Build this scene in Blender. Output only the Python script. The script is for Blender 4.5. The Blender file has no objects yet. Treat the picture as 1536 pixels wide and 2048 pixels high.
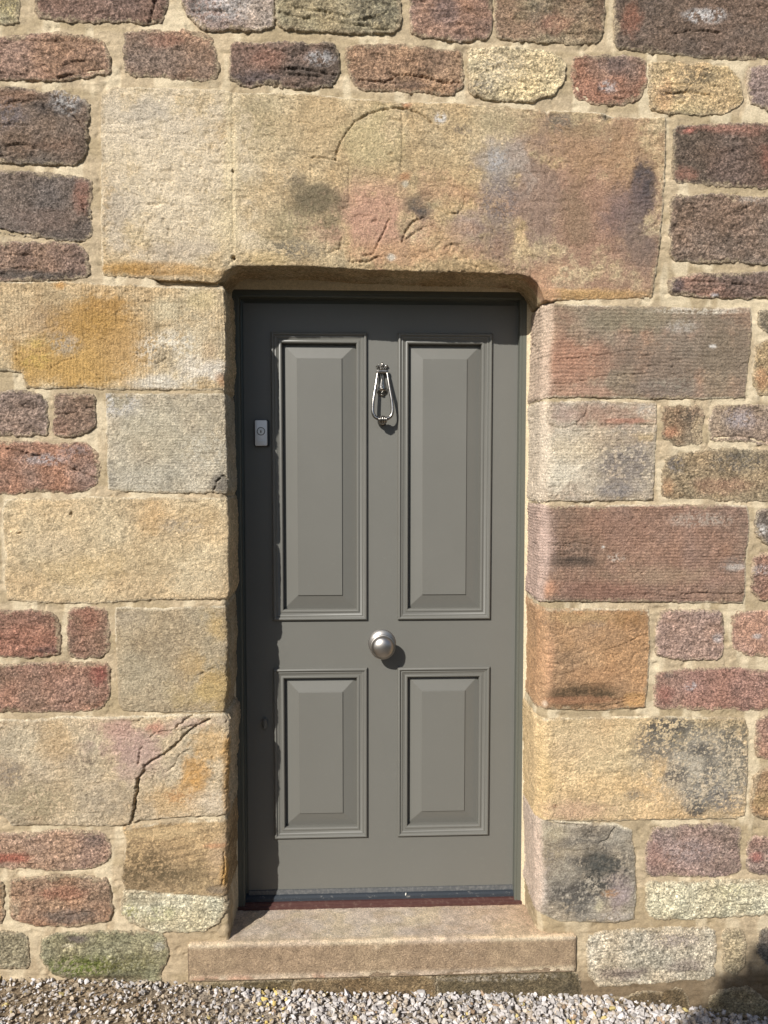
import bpy, math, random
import numpy as np
from mathutils import Vector, Matrix

# ------------------------------------------------------------------ camera
CAM = np.array([-0.089, -2.22, 1.56])
YAW, PITCH, ROLL = math.radians(2.372), math.radians(-3.196), math.radians(0.0245)
FPX = 1540.0
fw = np.array([math.sin(YAW)*math.cos(PITCH), math.cos(YAW)*math.cos(PITCH), math.sin(PITCH)])
r0 = np.array([math.cos(YAW), -math.sin(YAW), 0.0]); u0 = np.cross(r0, fw)
rr = r0*math.cos(ROLL)+u0*math.sin(ROLL); uu = -r0*math.sin(ROLL)+u0*math.cos(ROLL)
scene = bpy.context.scene
col = scene.collection
cd = bpy.data.cameras.new('camera'); cam = bpy.data.objects.new('camera', cd); col.objects.link(cam)
M = Matrix.Identity(4)
for i in range(3):
    M[i][0] = rr[i]; M[i][1] = uu[i]; M[i][2] = -fw[i]; M[i][3] = CAM[i]
cam.matrix_world = M
cd.sensor_fit = 'VERTICAL'; cd.sensor_height = 24.0; cd.lens = FPX/2048*24.0
cd.clip_start = 0.02; cd.clip_end = 500
scene.camera = cam

# ------------------------------------------------------------------ light
KX, KZ = 0.635, 0.815            # sideways and downward travel of a sunbeam per metre into the wall
sun_to = Vector((-KX, -1.0, KZ)).normalized()
w = bpy.data.worlds.new('World'); scene.world = w; w.use_nodes = True
nt = w.node_tree; nt.nodes.clear()
sky = nt.nodes.new('ShaderNodeTexSky'); sky.sky_type = 'NISHITA'; sky.sun_disc = False
sky.sun_elevation = math.asin(sun_to.z); sky.sun_rotation = math.atan2(sun_to.x, sun_to.y)
bg = nt.nodes.new('ShaderNodeBackground'); bg.inputs[1].default_value = 0.085
wo = nt.nodes.new('ShaderNodeOutputWorld')
nt.links.new(sky.outputs[0], bg.inputs[0]); nt.links.new(bg.outputs[0], wo.inputs[0])
sl = bpy.data.lights.new('sun', 'SUN'); sl.energy = 5.0; sl.angle = math.radians(0.5); sl.color = (1.0, 0.962, 0.905)
so = bpy.data.objects.new('sun', sl); col.objects.link(so)
so.rotation_euler = sun_to.to_track_quat('Z', 'Y').to_euler(); so.location = (-3, -5, 5)
scene.view_settings.view_transform = 'Standard'; scene.view_settings.look = 'None'
scene.view_settings.exposure = 0.35; scene.view_settings.gamma = 1.0

# ------------------------------------------------------------------ helpers
def P(px, py, y=0.0):
    """point of the plane at depth y that the photograph shows at pixel (px, py)"""
    d = fw + rr*((px-768.0)/FPX) - uu*((py-1024.0)/FPX)
    t = (y-CAM[1])/d[1]
    q = CAM+d*t
    return q
def XZ(px, py, y=0.0):
    q = P(px, py, y); return (q[0], q[2])
def lin(c):
    c = np.asarray(c, float)/255.0
    return np.where(c <= 0.04045, c/12.92, ((c+0.055)/1.055)**2.4)
GAIN = 0.90
def C(r, g, b):
    c = lin((r, g, b)); y = float(c@np.array([.3, .55, .15]))
    return (y+(c-y)*0.87)*np.array([1.0, .99, 1.03])*GAIN*1.08
def CP(r, g, b): return lin((r, g, b))*0.565

_rs = np.random.RandomState(7)
_perm = _rs.permutation(256); _perm = np.concatenate([_perm, _perm, _perm])
_val = _rs.uniform(-1, 1, 256)
def noise(x, y, z):
    """smooth value noise in numpy, about -1..1"""
    xi = np.floor(x).astype(np.int64); yi = np.floor(y).astype(np.int64); zi = np.floor(z).astype(np.int64)
    xf = x-xi; yf = y-yi; zf = z-zi
    xf = xf*xf*xf*(xf*(xf*6-15)+10); yf = yf*yf*yf*(yf*(yf*6-15)+10); zf = zf*zf*zf*(zf*(zf*6-15)+10)
    xi &= 255; yi &= 255; zi &= 255
    x1 = (xi+1) & 255; y1 = (yi+1) & 255; z1 = (zi+1) & 255
    def h(a, b, c): return _val[_perm[_perm[_perm[a]+b]+c] & 255]
    a = h(xi, yi, zi)*(1-xf)+h(x1, yi, zi)*xf; b = h(xi, y1, zi)*(1-xf)+h(x1, y1, zi)*xf
    c = h(xi, yi, z1)*(1-xf)+h(x1, yi, z1)*xf; d = h(xi, y1, z1)*(1-xf)+h(x1, y1, z1)*xf
    return (a*(1-yf)+b*yf)*(1-zf)+(c*(1-yf)+d*yf)*zf
def fbm(x, y, z, f, o=4, g=0.5):
    s = 0; a = 1.0; n = 0
    for i in range(o):
        s = s+a*noise(x*f+i*17.3, y*f+i*5.7, z*f+i*31.1); n += a; a *= g; f *= 2.03
    return s/n
def sst(a, b, x):
    t = np.clip((x-a)/(b-a), 0, 1); return t*t*(3-2*t)
def sdf(px, pz, poly):
    poly = np.asarray(poly, float); n = len(poly)
    d = np.full(px.shape, 1e9); s = np.ones(px.shape)
    j = n-1
    for i in range(n):
        e = poly[j]-poly[i]; wx = px-poly[i][0]; wz = pz-poly[i][1]
        t = np.clip((wx*e[0]+wz*e[1])/max(e@e, 1e-12), 0, 1)
        dx = wx-e[0]*t; dz = wz-e[1]*t
        d = np.minimum(d, dx*dx+dz*dz)
        c1 = pz >= poly[i][1]; c2 = pz < poly[j][1]; c3 = e[0]*wz > e[1]*wx
        fl = (c1 & c2 & c3) | (~c1 & ~c2 & ~c3)
        s = np.where(fl, -s, s); j = i
    return s*np.sqrt(d)
def linedist(px, pz, pts):
    pts = np.asarray(pts, float); d = np.full(px.shape, 1e9)
    for a, b in zip(pts[:-1], pts[1:]):
        e = b-a; wx = px-a[0]; wz = pz-a[1]
        t = np.clip((wx*e[0]+wz*e[1])/max(e@e, 1e-12), 0, 1)
        d = np.minimum(d, np.hypot(wx-e[0]*t, wz-e[1]*t))
    return d
def chaikin(p, n=1):
    p = np.asarray(p, float)
    for _ in range(n):
        q = np.roll(p, -1, 0); p = np.stack([p*0.78+q*0.22, p*0.22+q*0.78], 1).reshape(-1, 2)
    return p

def chaikin2(p):
    p = np.asarray(p, float); q = np.roll(p, -1, 0)
    return np.stack([p*0.88+q*0.12, p*0.12+q*0.88], 1).reshape(-1, 2)
def dens(pts, st=14):
    out = []
    for a, b in zip(pts, list(pts[1:])+[pts[0]]):
        if 'c' in (a[0], b[0]): out.append(a); continue
        n = max(1, int(math.hypot(b[0]-a[0], b[1]-a[1])/st))
        out += [(a[0]+(b[0]-a[0])*k/n, a[1]+(b[1]-a[1])*k/n) for k in range(n)]
    return out
def make_mesh(name, V, F, mat, parent=None, colr=None, smooth=True):
    me = bpy.data.meshes.new(name)
    V = np.asarray(V, np.float32)
    if isinstance(F, np.ndarray):
        k = F.shape[1]
        me.vertices.add(len(V)); me.vertices.foreach_set('co', V.ravel())
        me.loops.add(F.size); me.loops.foreach_set('vertex_index', F.astype(np.int32).ravel())
        me.polygons.add(len(F)); me.polygons.foreach_set('loop_start', np.arange(0, F.size, k, dtype=np.int32))
        me.polygons.foreach_set('loop_total', np.full(len(F), k, np.int32))
        me.update(calc_edges=True)
    else:
        me.from_pydata([tuple(map(float, v)) for v in V], [], [tuple(f) for f in F]); me.update()
    if colr is not None:
        a = me.color_attributes.new('tint', 'FLOAT_COLOR', 'POINT')
        c = np.ones((len(V), 4), np.float32); c[:, :3] = np.clip(colr, 0.004, 0.95)
        a.data.foreach_set('color', c.ravel())
    me.polygons.foreach_set('use_smooth', np.full(len(me.polygons), smooth))
    me.materials.append(mat)
    o = bpy.data.objects.new(name, me); col.objects.link(o)
    if parent: o.parent = parent
    return o
def tag(o, label=None, cat=None, group=None, kind=None):
    if label: o['label'] = label
    if cat: o['category'] = cat
    if group: o['group'] = group
    if kind: o['kind'] = kind
    return o
def empty(name, loc=(0, 0, 0)):
    o = bpy.data.objects.new(name, None); o.location = loc; o.empty_display_size = 0.1; col.objects.link(o); return o

# ------------------------------------------------------------------ materials
def mat_new(name):
    m = bpy.data.materials.new(name); m.use_nodes = True; t = m.node_tree; t.nodes.clear()
    o = t.nodes.new('ShaderNodeOutputMaterial'); b = t.nodes.new('ShaderNodeBsdfPrincipled')
    t.links.new(b.outputs[0], o.inputs[0]); return m, t, b
def nd(t, typ, **kw):
    n = t.nodes.new(typ)
    for k, v in kw.items():
        if k in ('operation', 'blend_type', 'data_type', 'attribute_name', 'noise_type', 'feature', 'clamp_factor'): setattr(n, k, v)
        else: n.inputs[k].default_value = v
    return n
def stone_mat(name, speck=0.35, bump=0.8, fine=760.0, mid=240.0, rough=0.92, spots=0.25):
    m, t, b = mat_new(name); L = t.links.new
    at = nd(t, 'ShaderNodeAttribute', attribute_name='tint')
    geo = t.nodes.new('ShaderNodeNewGeometry')
    n1 = nd(t, 'ShaderNodeTexNoise', Scale=fine, Detail=2.0, Roughness=0.7); L(geo.outputs['Position'], n1.inputs['Vector'])
    n2 = nd(t, 'ShaderNodeTexNoise', Scale=mid, Detail=4.0, Roughness=0.65); L(geo.outputs['Position'], n2.inputs['Vector'])
    n3 = nd(t, 'ShaderNodeTexNoise', Scale=34.0, Detail=4.0, Roughness=0.6); L(geo.outputs['Position'], n3.inputs['Vector'])
    def mr(src, a, b_, c, d):
        q = t.nodes.new('ShaderNodeMapRange'); q.inputs[1].default_value = a; q.inputs[2].default_value = b_
        q.inputs[3].default_value = c; q.inputs[4].default_value = d; L(src, q.inputs[0]); return q.outputs[0]
    def mul(a, b_):
        q = nd(t, 'ShaderNodeMath', operation='MULTIPLY'); L(a, q.inputs[0]); L(b_, q.inputs[1]); return q.outputs[0]
    f = mul(mr(n1.outputs[0], 0.3, 0.7, 1-speck, 1+speck), mr(n2.outputs[0], 0.3, 0.7, 1-speck*0.8, 1+speck*0.8))
    f = mul(f, mr(n3.outputs[0], 0.3, 0.7, 1-speck*0.45, 1+speck*0.45))
    # small dark and pale grains
    vo = nd(t, 'ShaderNodeTexVoronoi', Scale=260.0); L(geo.outputs['Position'], vo.inputs['Vector'])
    sp = nd(t, 'ShaderNodeSeparateColor'); L(vo.outputs['Color'], sp.inputs[0])
    f = mul(f, mr(sp.outputs[0], 0.0, 1.0, 1-spots, 1+spots))
    vm = nd(t, 'ShaderNodeVectorMath', operation='SCALE'); L(at.outputs['Color'], vm.inputs[0]); L(f, vm.inputs['Scale'])
    L(vm.outputs[0], b.inputs['Base Color']); b.inputs['Roughness'].default_value = rough
    b.inputs['Specular IOR Level'].default_value = 0.25
    ad = nd(t, 'ShaderNodeMath', operation='MULTIPLY_ADD'); L(n2.outputs[0], ad.inputs[0]); ad.inputs[1].default_value = 2.2; L(n1.outputs[0], ad.inputs[2])
    bp = t.nodes.new('ShaderNodeBump'); bp.inputs['Strength'].default_value = bump; bp.inputs['Distance'].default_value = 0.0030
    L(ad.outputs[0], bp.inputs['Height']); L(bp.outputs[0], b.inputs['Normal'])
    return m
M_RUB = stone_mat('rough_sandstone', 0.48, 1.0, spots=0.38)
M_ASH = stone_mat('dressed_sandstone', 0.30, 1.0, spots=0.20)
M_MOR = stone_mat('lime_mortar', 0.13, 0.5, spots=0.10)
M_PEB = stone_mat('limestone_chip', 0.14, 0.35, spots=0.06)
M_GRD = stone_mat('gravelly_earth', 0.5, 1.0, fine=150, mid=50)

def plain_mat(name, rgb, rough=0.5, metal=0.0, bump=0.0, scale=200.0, var=0.0, spec=0.5, coat=0.0, stretch=None, dust=None):
    m, t, b = mat_new(name); L = t.links.new
    tc = t.nodes.new('ShaderNodeNewGeometry'); src = tc.outputs['Position']
    if stretch:
        mp = t.nodes.new('ShaderNodeMapping'); mp.inputs['Scale'].default_value = stretch; L(src, mp.inputs[0]); src = mp.outputs[0]
    n = nd(t, 'ShaderNodeTexNoise', Scale=scale, Detail=4.0, Roughness=0.6); L(src, n.inputs['Vector'])
    n2 = nd(t, 'ShaderNodeTexNoise', Scale=6.0, Detail=4.0, Roughness=0.6); L(tc.outputs['Position'], n2.inputs['Vector'])
    mx = nd(t, 'ShaderNodeMath', operation='MULTIPLY_ADD'); L(n2.outputs[0], mx.inputs[0]); mx.inputs[1].default_value = var*2; mx.inputs[2].default_value = 1-var
    vm = nd(t, 'ShaderNodeVectorMath', operation='SCALE'); vm.inputs[0].default_value = tuple(rgb); L(mx.outputs[0], vm.inputs['Scale'])
    last = vm.outputs[0]
    if dust is not None:
        n3 = nd(t, 'ShaderNodeTexNoise', Scale=dust[1], Detail=5.0, Roughness=0.7); L(tc.outputs['Position'], n3.inputs['Vector'])
        q = t.nodes.new('ShaderNodeMapRange'); q.inputs[1].default_value = dust[2]; q.inputs[2].default_value = dust[3]; L(n3.outputs[0], q.inputs[0])
        q.inputs[4].default_value = dust[4]
        m2 = t.nodes.new('ShaderNodeMix'); m2.data_type = 'RGBA'; L(q.outputs[0], m2.inputs[0]); L(last, m2.inputs[6]); m2.inputs[7].default_value = tuple(dust[0])+(1,)
        last = m2.outputs[2]
    L(last, b.inputs['Base Color'])
    rm = nd(t, 'ShaderNodeMath', operation='MULTIPLY_ADD'); L(n2.outputs[0], rm.inputs[0]); rm.inputs[1].default_value = 0.16; rm.inputs[2].default_value = rough-0.08
    L(rm.outputs[0], b.inputs['Roughness'])
    b.inputs['Metallic'].default_value = metal; b.inputs['Specular IOR Level'].default_value = spec; b.inputs['Coat Weight'].default_value = coat
    if bump:
        bp = t.nodes.new('ShaderNodeBump'); bp.inputs['Strength'].default_value = bump; bp.inputs['Distance'].default_value = 0.0006
        L(n.outputs[0], bp.inputs['Height']); L(bp.outputs[0], b.inputs['Normal'])
    return m
PAINT = CP(131, 129.5, 122)
M_PAINT = plain_mat('grey_door_paint', PAINT, 0.42, bump=0.22, scale=55, var=0.03, spec=0.4, stretch=(1, 1, 0.12), dust=(PAINT*1.35, 70, 0.60, 0.78, 0.35))
M_PAINTH = plain_mat('grey_rail_paint', PAINT, 0.42, bump=0.30, scale=55, var=0.03, spec=0.4, stretch=(0.12, 1, 1), dust=(PAINT*1.35, 70, 0.60, 0.78, 0.35))
M_FRAMEP = plain_mat('grey_frame_paint', CP(116, 118, 108), 0.42, bump=0.25, scale=55, var=0.03, spec=0.4, stretch=(1, 1, 0.12))
M_NICK = plain_mat('satin_nickel', (0.40, 0.375, 0.345), 0.38, 1.0, bump=0.1, scale=400)
M_PEWT = plain_mat('polished_pewter', (0.36, 0.34, 0.31), 0.25, 1.0, dust=((0.10, 0.09, 0.08), 160, 0.50, 0.62, 0.6))
M_DARKM = plain_mat('tarnished_metal', (0.10, 0.095, 0.09), 0.4, 0.9)
M_ALU = plain_mat('brushed_aluminium', (0.74, 0.73, 0.71), 0.55, 0.35, bump=0.3, scale=500, stretch=(0.1, 1, 1))
M_STEEL = plain_mat('bright_steel', (0.75, 0.77, 0.80), 0.3, 0.6)
M_BLACK = plain_mat('black_plastic', (0.012, 0.013, 0.015), 0.45)
M_RUBBER = plain_mat('black_rubber_seal', (0.022, 0.028, 0.036), 0.6, dust=((0.22, 0.21, 0.19), 60, 0.60, 0.72, 0.8))
M_BAR = plain_mat('dusty_grey_strip', (0.075, 0.078, 0.08), 0.6, dust=((0.20, 0.195, 0.185), 120, 0.45, 0.7, 0.6), bump=0.3)
M_REDW = plain_mat('red_hardwood', CP(92, 56, 50), 0.55, bump=0.4, scale=120, var=0.2, stretch=(0.08, 1, 1), dust=(CP(150, 125, 110), 80, 0.52, 0.72, 0.6))
M_RAWW = plain_mat('raw_brown_wood', C(120, 62, 28), 0.7, bump=0.5, scale=120, var=0.25, stretch=(1, 1, 0.08))
M_PETAL = plain_mat('cream_petal', C(225, 222, 205), 0.7)

# ------------------------------------------------------------------ wall geometry
COR_L = np.array([XZ(*p) for p in [(450, 540), (450, 570), (451, 600), (453, 640), (452, 700), (455, 730), (450, 760), (452, 790), (454, 860), (456, 930), (458, 972), (456, 990),
        (458, 1010), (460, 1060), (459, 1120), (461, 1180), (458, 1196), (455, 1210), (457, 1250), (459, 1290), (456, 1330), (458, 1380), (452, 1410), (455, 1428),
        (463, 1440), (465, 1470), (460, 1500), (463, 1525), (458, 1560), (458, 1590), (460, 1625), (457, 1638), (459, 1665), (461, 1688), (457, 1700), (459, 1730), (456, 1760), (459, 1790), (460, 1805),
        (462, 1830), (462, 1882), (462, 1990)]])
COR_R = np.array([XZ(p[0]+1.5, p[1]) for p in [(1086, 560), (1086, 620), (1085, 700), (1083, 760), (1078, 800), (1081, 850), (1080, 960), (1077, 1005), (1079, 1050), (1077, 1150), (1074, 1205),
        (1077, 1260), (1076, 1330), (1074, 1405), (1069, 1428), (1070, 1500), (1070, 1620), (1068, 1640), (1070, 1700), (1071, 1780), (1068, 1830), (1070, 1880), (1070, 1990)]])
SOFF = np.array([XZ(*p) for p in [(0, 556), (203, 556), (300, 560), (432, 567), (442, 560), (449, 549), (459, 539), (475, 531.5), (521, 533), (620, 534), (700, 540), (780, 543), (960, 547),
        (1040, 550), (1062, 556), (1076, 568), (1084, 585), (1089, 602), (1110, 604), (1310, 600), (1536, 600)]])
def xc_left(z): return np.interp(-z, -COR_L[:, 1], COR_L[:, 0])
def xc_right(z): return np.interp(-z, -COR_R[:, 1], COR_R[:, 0])
def zc_soff(x): return np.interp(x, SOFF[:, 0], SOFF[:, 1])
DEPTH = 0.178   # wall face to frame

def fold(side, u, v, h, r):
    """u: distance from the arris along the face (negative: into the reveal), v: the other coordinate, h: height"""
    th = np.clip((r-u)/(2*r), 0, 1)*(math.pi/2)
    a = np.where(u >= r, u, np.where(u <= -r, 0.0, r-r*np.sin(th)))     # in-plane distance from arris
    d = np.where(u >= r, 0.0, np.where(u <= -r, -u, r-r*np.cos(th)))    # depth
    na = -np.sin(th); ny = -np.cos(th)
    a = a+na*h; y = d+ny*h
    if side == 'L': return np.stack([xc_left(v)-a, y, v], -1)
    if side == 'R': return np.stack([xc_right(v)+a, y, v], -1)
    if side == 'S': return np.stack([v, y, zc_soff(v)+a], -1)
    return np.stack([v, y, u], -1)

MORT = C(174, 155, 120)
def grid_faces(nu, nv, keep=None):
    idx = np.arange(nu*nv).reshape(nu, nv)
    a = idx[:-1, :-1]; b = idx[1:, :-1]; c = idx[1:, 1:]; d = idx[:-1, 1:]
    F = np.stack([a, b, c, d], -1).reshape(-1, 4)
    if keep is not None:
        k = keep.reshape(-1); F = F[k[F].any(1)]
    return F
def compact(V, F, *arrs):
    used = np.zeros(len(V), bool); used[F.ravel()] = True
    mp = np.cumsum(used)-1
    return (V[used], mp[F])+tuple(a[used] for a in arrs)

def stone_patch(side, poly, kind, base, alt=None, blobs=(), cracks=(), prot=None, r=0.010, step=0.0026, seed=0, tool=None, tilt=(0, 0), vein=None, edge=None, rev=None, fleck=.30):
    """one stone as a displaced sheet; returns V, F, colour"""
    poly = np.asarray(poly, float)
    if kind == 'rub': poly = chaikin2(poly)
    m = 0.008
    u0_, u1_ = poly[:, 0].min()-m, poly[:, 0].max()+m; v0, v1 = poly[:, 1].min()-m, poly[:, 1].max()+m
    if side in 'LRS': u0_ = max(u0_, -DEPTH-0.03)
    # sheet axes: U = across (face coordinate from arris, or x for flat), V = the other
    us = np.arange(u0_, u1_+step, step); vs = np.arange(v0, v1+step, step)
    U, Vv = np.meshgrid(us, vs, indexing='ij')
    if side == 'F': X, Z = U, Vv
    elif side == 'L': X, Z = xc_left(Vv)-U, Vv
    elif side == 'R': X, Z = xc_right(Vv)+U, Vv
    else: X, Z = Vv, zc_soff(Vv)+U
    sd = seed*3.71
    wob = fbm(X, U*0.7+sd, Z, 38, 3)*(0.0060 if kind == 'rub' else 0.0030)+fbm(X, sd, Z, 120, 3, 0.7)*(0.0040 if kind == 'rub' else 0.0024)
    e = -sdf(U, Vv, poly)+wob+(0.0062 if kind == 'rub' else 0.0015)
    if kind == 'rub':
        p = 0.004 if prot is None else prot-.0092; er = 0.007 if edge is None else edge
        rel = fbm(X, sd, Z*1.9, 11, 3)*0.0034+fbm(X*0.7, sd+9, Z*1.9, 42, 4, 0.6)*0.0042+fbm(X, sd+3, Z, 190, 2, 0.7)*0.0034
        rel += 0.007*(np.abs(fbm(X, sd+60, Z*1.3, 9, 3))-.12)+.004*(np.abs(fbm(X, sd+61, Z*1.6, 28, 2))-.15)
        rel -= 0.006*sst(0.22, 0.5, fbm(X*0.5, sd+40, Z*2.6, 22, 3))*sst(0, .3, fbm(X, sd+80, Z, 9, 2)+.25)
    else:
        p = 0.0045 if prot is None else prot; er = 0.009 if edge is None else edge
        rel = fbm(X, sd, Z, 8, 3)*0.0028+fbm(X, sd+9, Z, 60, 3, 0.6)*0.0018-.0030*sst(.36, .5, fbm(X, sd+77, Z, 75, 2))*sst(-.2, .3, fbm(X, sd+78, Z, 7, 2))-.0022*sst(.3, .5, fbm(X*.6, sd+79, Z*2.6, 30, 3))+fbm(X, sd+3, Z, 230, 2, 0.8)*0.0017
    rel = rel+tilt[0]*(U-U.mean())+tilt[1]*(Vv-Vv.mean())
    if tool:
        d_, wl, am = tool; am *= 1.7      # direction, wavelength, amplitude
        ph = (X if d_ == 'v' else Z)*(2*math.pi/wl)+fbm(X, sd, Z, 14, 2)*3.0
        rel = rel+np.sin(ph)*am*(0.55+0.45*fbm(X, sd+6, Z, 12, 2))
    em = np.clip(e/er, 0, 1)
    b0 = -.0012 if kind == 'rub' else -.003
    h = b0+(p-b0)*np.sqrt(1-(1-em)**2)+rel*sst(0, 1, np.clip(e/(.017 if kind == 'rub' else .008), 0, 1))
    lo_ = .0008+.0010*sst(.003, .02, e)
    h = np.where((e > .002), lo_+np.logaddexp(0, (h-lo_)*900)/900, h)
    h = np.where(e < 0, b0+2.2*e, h)
    # colour
    col_ = np.ones(X.shape+(3,))*base
    big = fbm(X, sd+2, Z, 6.0, 4, 0.6)
    if alt is not None:
        k = sst(-0.28, 0.34, big)[..., None]; col_ = col_*(1-k)+np.asarray(alt)*k
    lum = 1+(.24 if kind == 'rub' else .16)*fbm(X, sd+5, Z*1.6, 40, 4, 0.75)+0.10*fbm(X, sd+7, Z, 110, 2)
    if kind == 'rub': lum = lum+0.12*fbm(X*0.5, sd+15, Z*2.5, 30, 3)
    hue = fbm(X, sd+25, Z, 13, 3)[..., None]
    col_ = col_*lum[..., None]*(1+hue*np.array([0.07, 0.0, -0.08]))
    if vein is not None:
        ang, wl, vc, st = vein
        q = X*math.sin(ang)+Z*math.cos(ang)
        k = (sst(0.0, 0.5, fbm(q*1.0, sd, X*0.08, 1.0/wl, 3, 0.6)+0.05)*st)[..., None]
        col_ = col_*(1-k)+np.asarray(vc)*k
    fk = fbm(X, sd+51, Z*1.2, 190, 2)+.35*fbm(X, sd+52, Z, 11, 3)
    col_ = col_*(1+(fleck*sst(.18, .42, fk)-fleck*.9*sst(.2, .5, -fk))[..., None])
    w1 = fbm(X, sd+31, Z, 16, 4, 0.65); w2 = fbm(X, sd+33, Z*1.2, 105, 3, 0.95)
    for b in blobs:
        bx, bz = XZ(b[0], b[1]); sx = b[2]*0.00144; sz = b[3]*0.00144
        mode = b[6] if len(b) > 6 else 's'
        dd = np.hypot((X-bx)/sx, (Z-bz)/sz)
        if mode == 's': k = np.clip((1-sst(0.3, 1.25, dd+w1*0.9+w2*.42))*b[5]*(1.02+.35*np.clip(w2+w1,-1,1)), 0, 1)
        else: k = (1-sst(0.4, 1.25, dd+w1*0.5))*sst(-0.16, 0.05, w2+0.45*w1)*b[5]
        k = k[..., None]; col_ = col_*(1-k)+np.asarray(b[4])*k
    # pale worn arris, lime smear along the joint
    rim = (1-sst(0.0, 0.006, np.abs(e-.002)))*sst(-.25, .2, w1)*(0.85 if kind != 'rub' else 0.25)
    col_ = col_*(1-rim[..., None])+C(222, 208, 172)*rim[..., None]
    sm = (1-sst(0.0, 0.012 if kind == 'rub' else 0.005, e+w2*0.014+w1*0.018))*0.72
    sm = sm[..., None]; col_ = col_*(1-sm)+MORT*1.02*sm
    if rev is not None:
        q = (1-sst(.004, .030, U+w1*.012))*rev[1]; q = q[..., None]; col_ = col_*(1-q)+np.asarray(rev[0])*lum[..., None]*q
    for pts, wd, dp in cracks:
        dp = dp*(1.8 if side == 'S' else 1.1)
        q = np.array([XZ(*a) for a in pts])
        dd = linedist(X+w2*0.006, Z+w2[::-1]*0.005, q)
        if side in 'LRS': dd = np.where(U < 0, dd+0.0, dd)
        g = np.exp(-(dd/(wd*.8*(1+w1*.9)))**2); h = h-dp*g
    if side in 'LRS': h = h-(p+.003)*(1-sst(-.012, .03, U))*(e > 0)
    Vt = fold(side, U, Vv, h, r) if side != 'F' else np.stack([X, -h, Z], -1)
    keep = e > -0.0045
    F = grid_faces(len(us), len(vs), keep)
    if side in ('F', 'R'): F = F
    else: F = F[:, ::-1]
    if side == 'S': F = F[:, ::-1]
    if side == 'S': F = F[:, ::-1]
    Vt, F, cc = compact(Vt.reshape(-1, 3), F, col_.reshape(-1, 3))
    return Vt, F, cc
def joinparts(lst):
    V = []; F = []; K = []; n = 0
    for v, f, c in lst:
        V.append(v); F.append(f+n); K.append(c); n += len(v)
    return np.concatenate(V), np.concatenate(F), np.concatenate(K)

wall = empty('stone_wall', (0, 0, 0))
tag(wall, 'sunlit sandstone cottage wall of dark red rubble and large buff dressed blocks around the doorway', 'wall')

# ---- colours of stone as seen in sun
RED = C(140, 104, 86); RED2 = C(150, 118, 98); REDD = C(112, 86, 74); PUR = C(134, 112, 104); DARK = C(92, 78, 70)
BUFF = C(200, 180, 140); BUFF2 = C(206, 182, 136); GREYB = C(182, 168, 138); OCH = C(196, 152, 82); YEL = C(205, 165, 80)
CREAM = C(216, 204, 176); ORG = C(190, 140, 92); PINK = C(190, 148, 122); GRY = C(130, 122, 108); BLK = C(88, 84, 76); WHT = C(205, 200, 188); GRN = C(128, 124, 72); LILAC = C(165, 148, 140); BRN = C(140, 112, 84)

def FP(pts): return [XZ(*p) for p in pts]
def LP(pts):
    o = []
    for x, y in dens(pts):
        if x == 'c': z = XZ(455, y)[1]; o.append((-0.30, z))
        else: X_, Z_ = XZ(x, y); o.append((float(xc_left(Z_))-X_, Z_))
    return o
def RP(pts):
    o = []
    for x, y in dens(pts):
        if x == 'c': z = XZ(1080, y)[1]; o.append((-0.30, z))
        else: X_, Z_ = XZ(x, y); o.append((X_-float(xc_right(Z_)), Z_))
    return o

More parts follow.
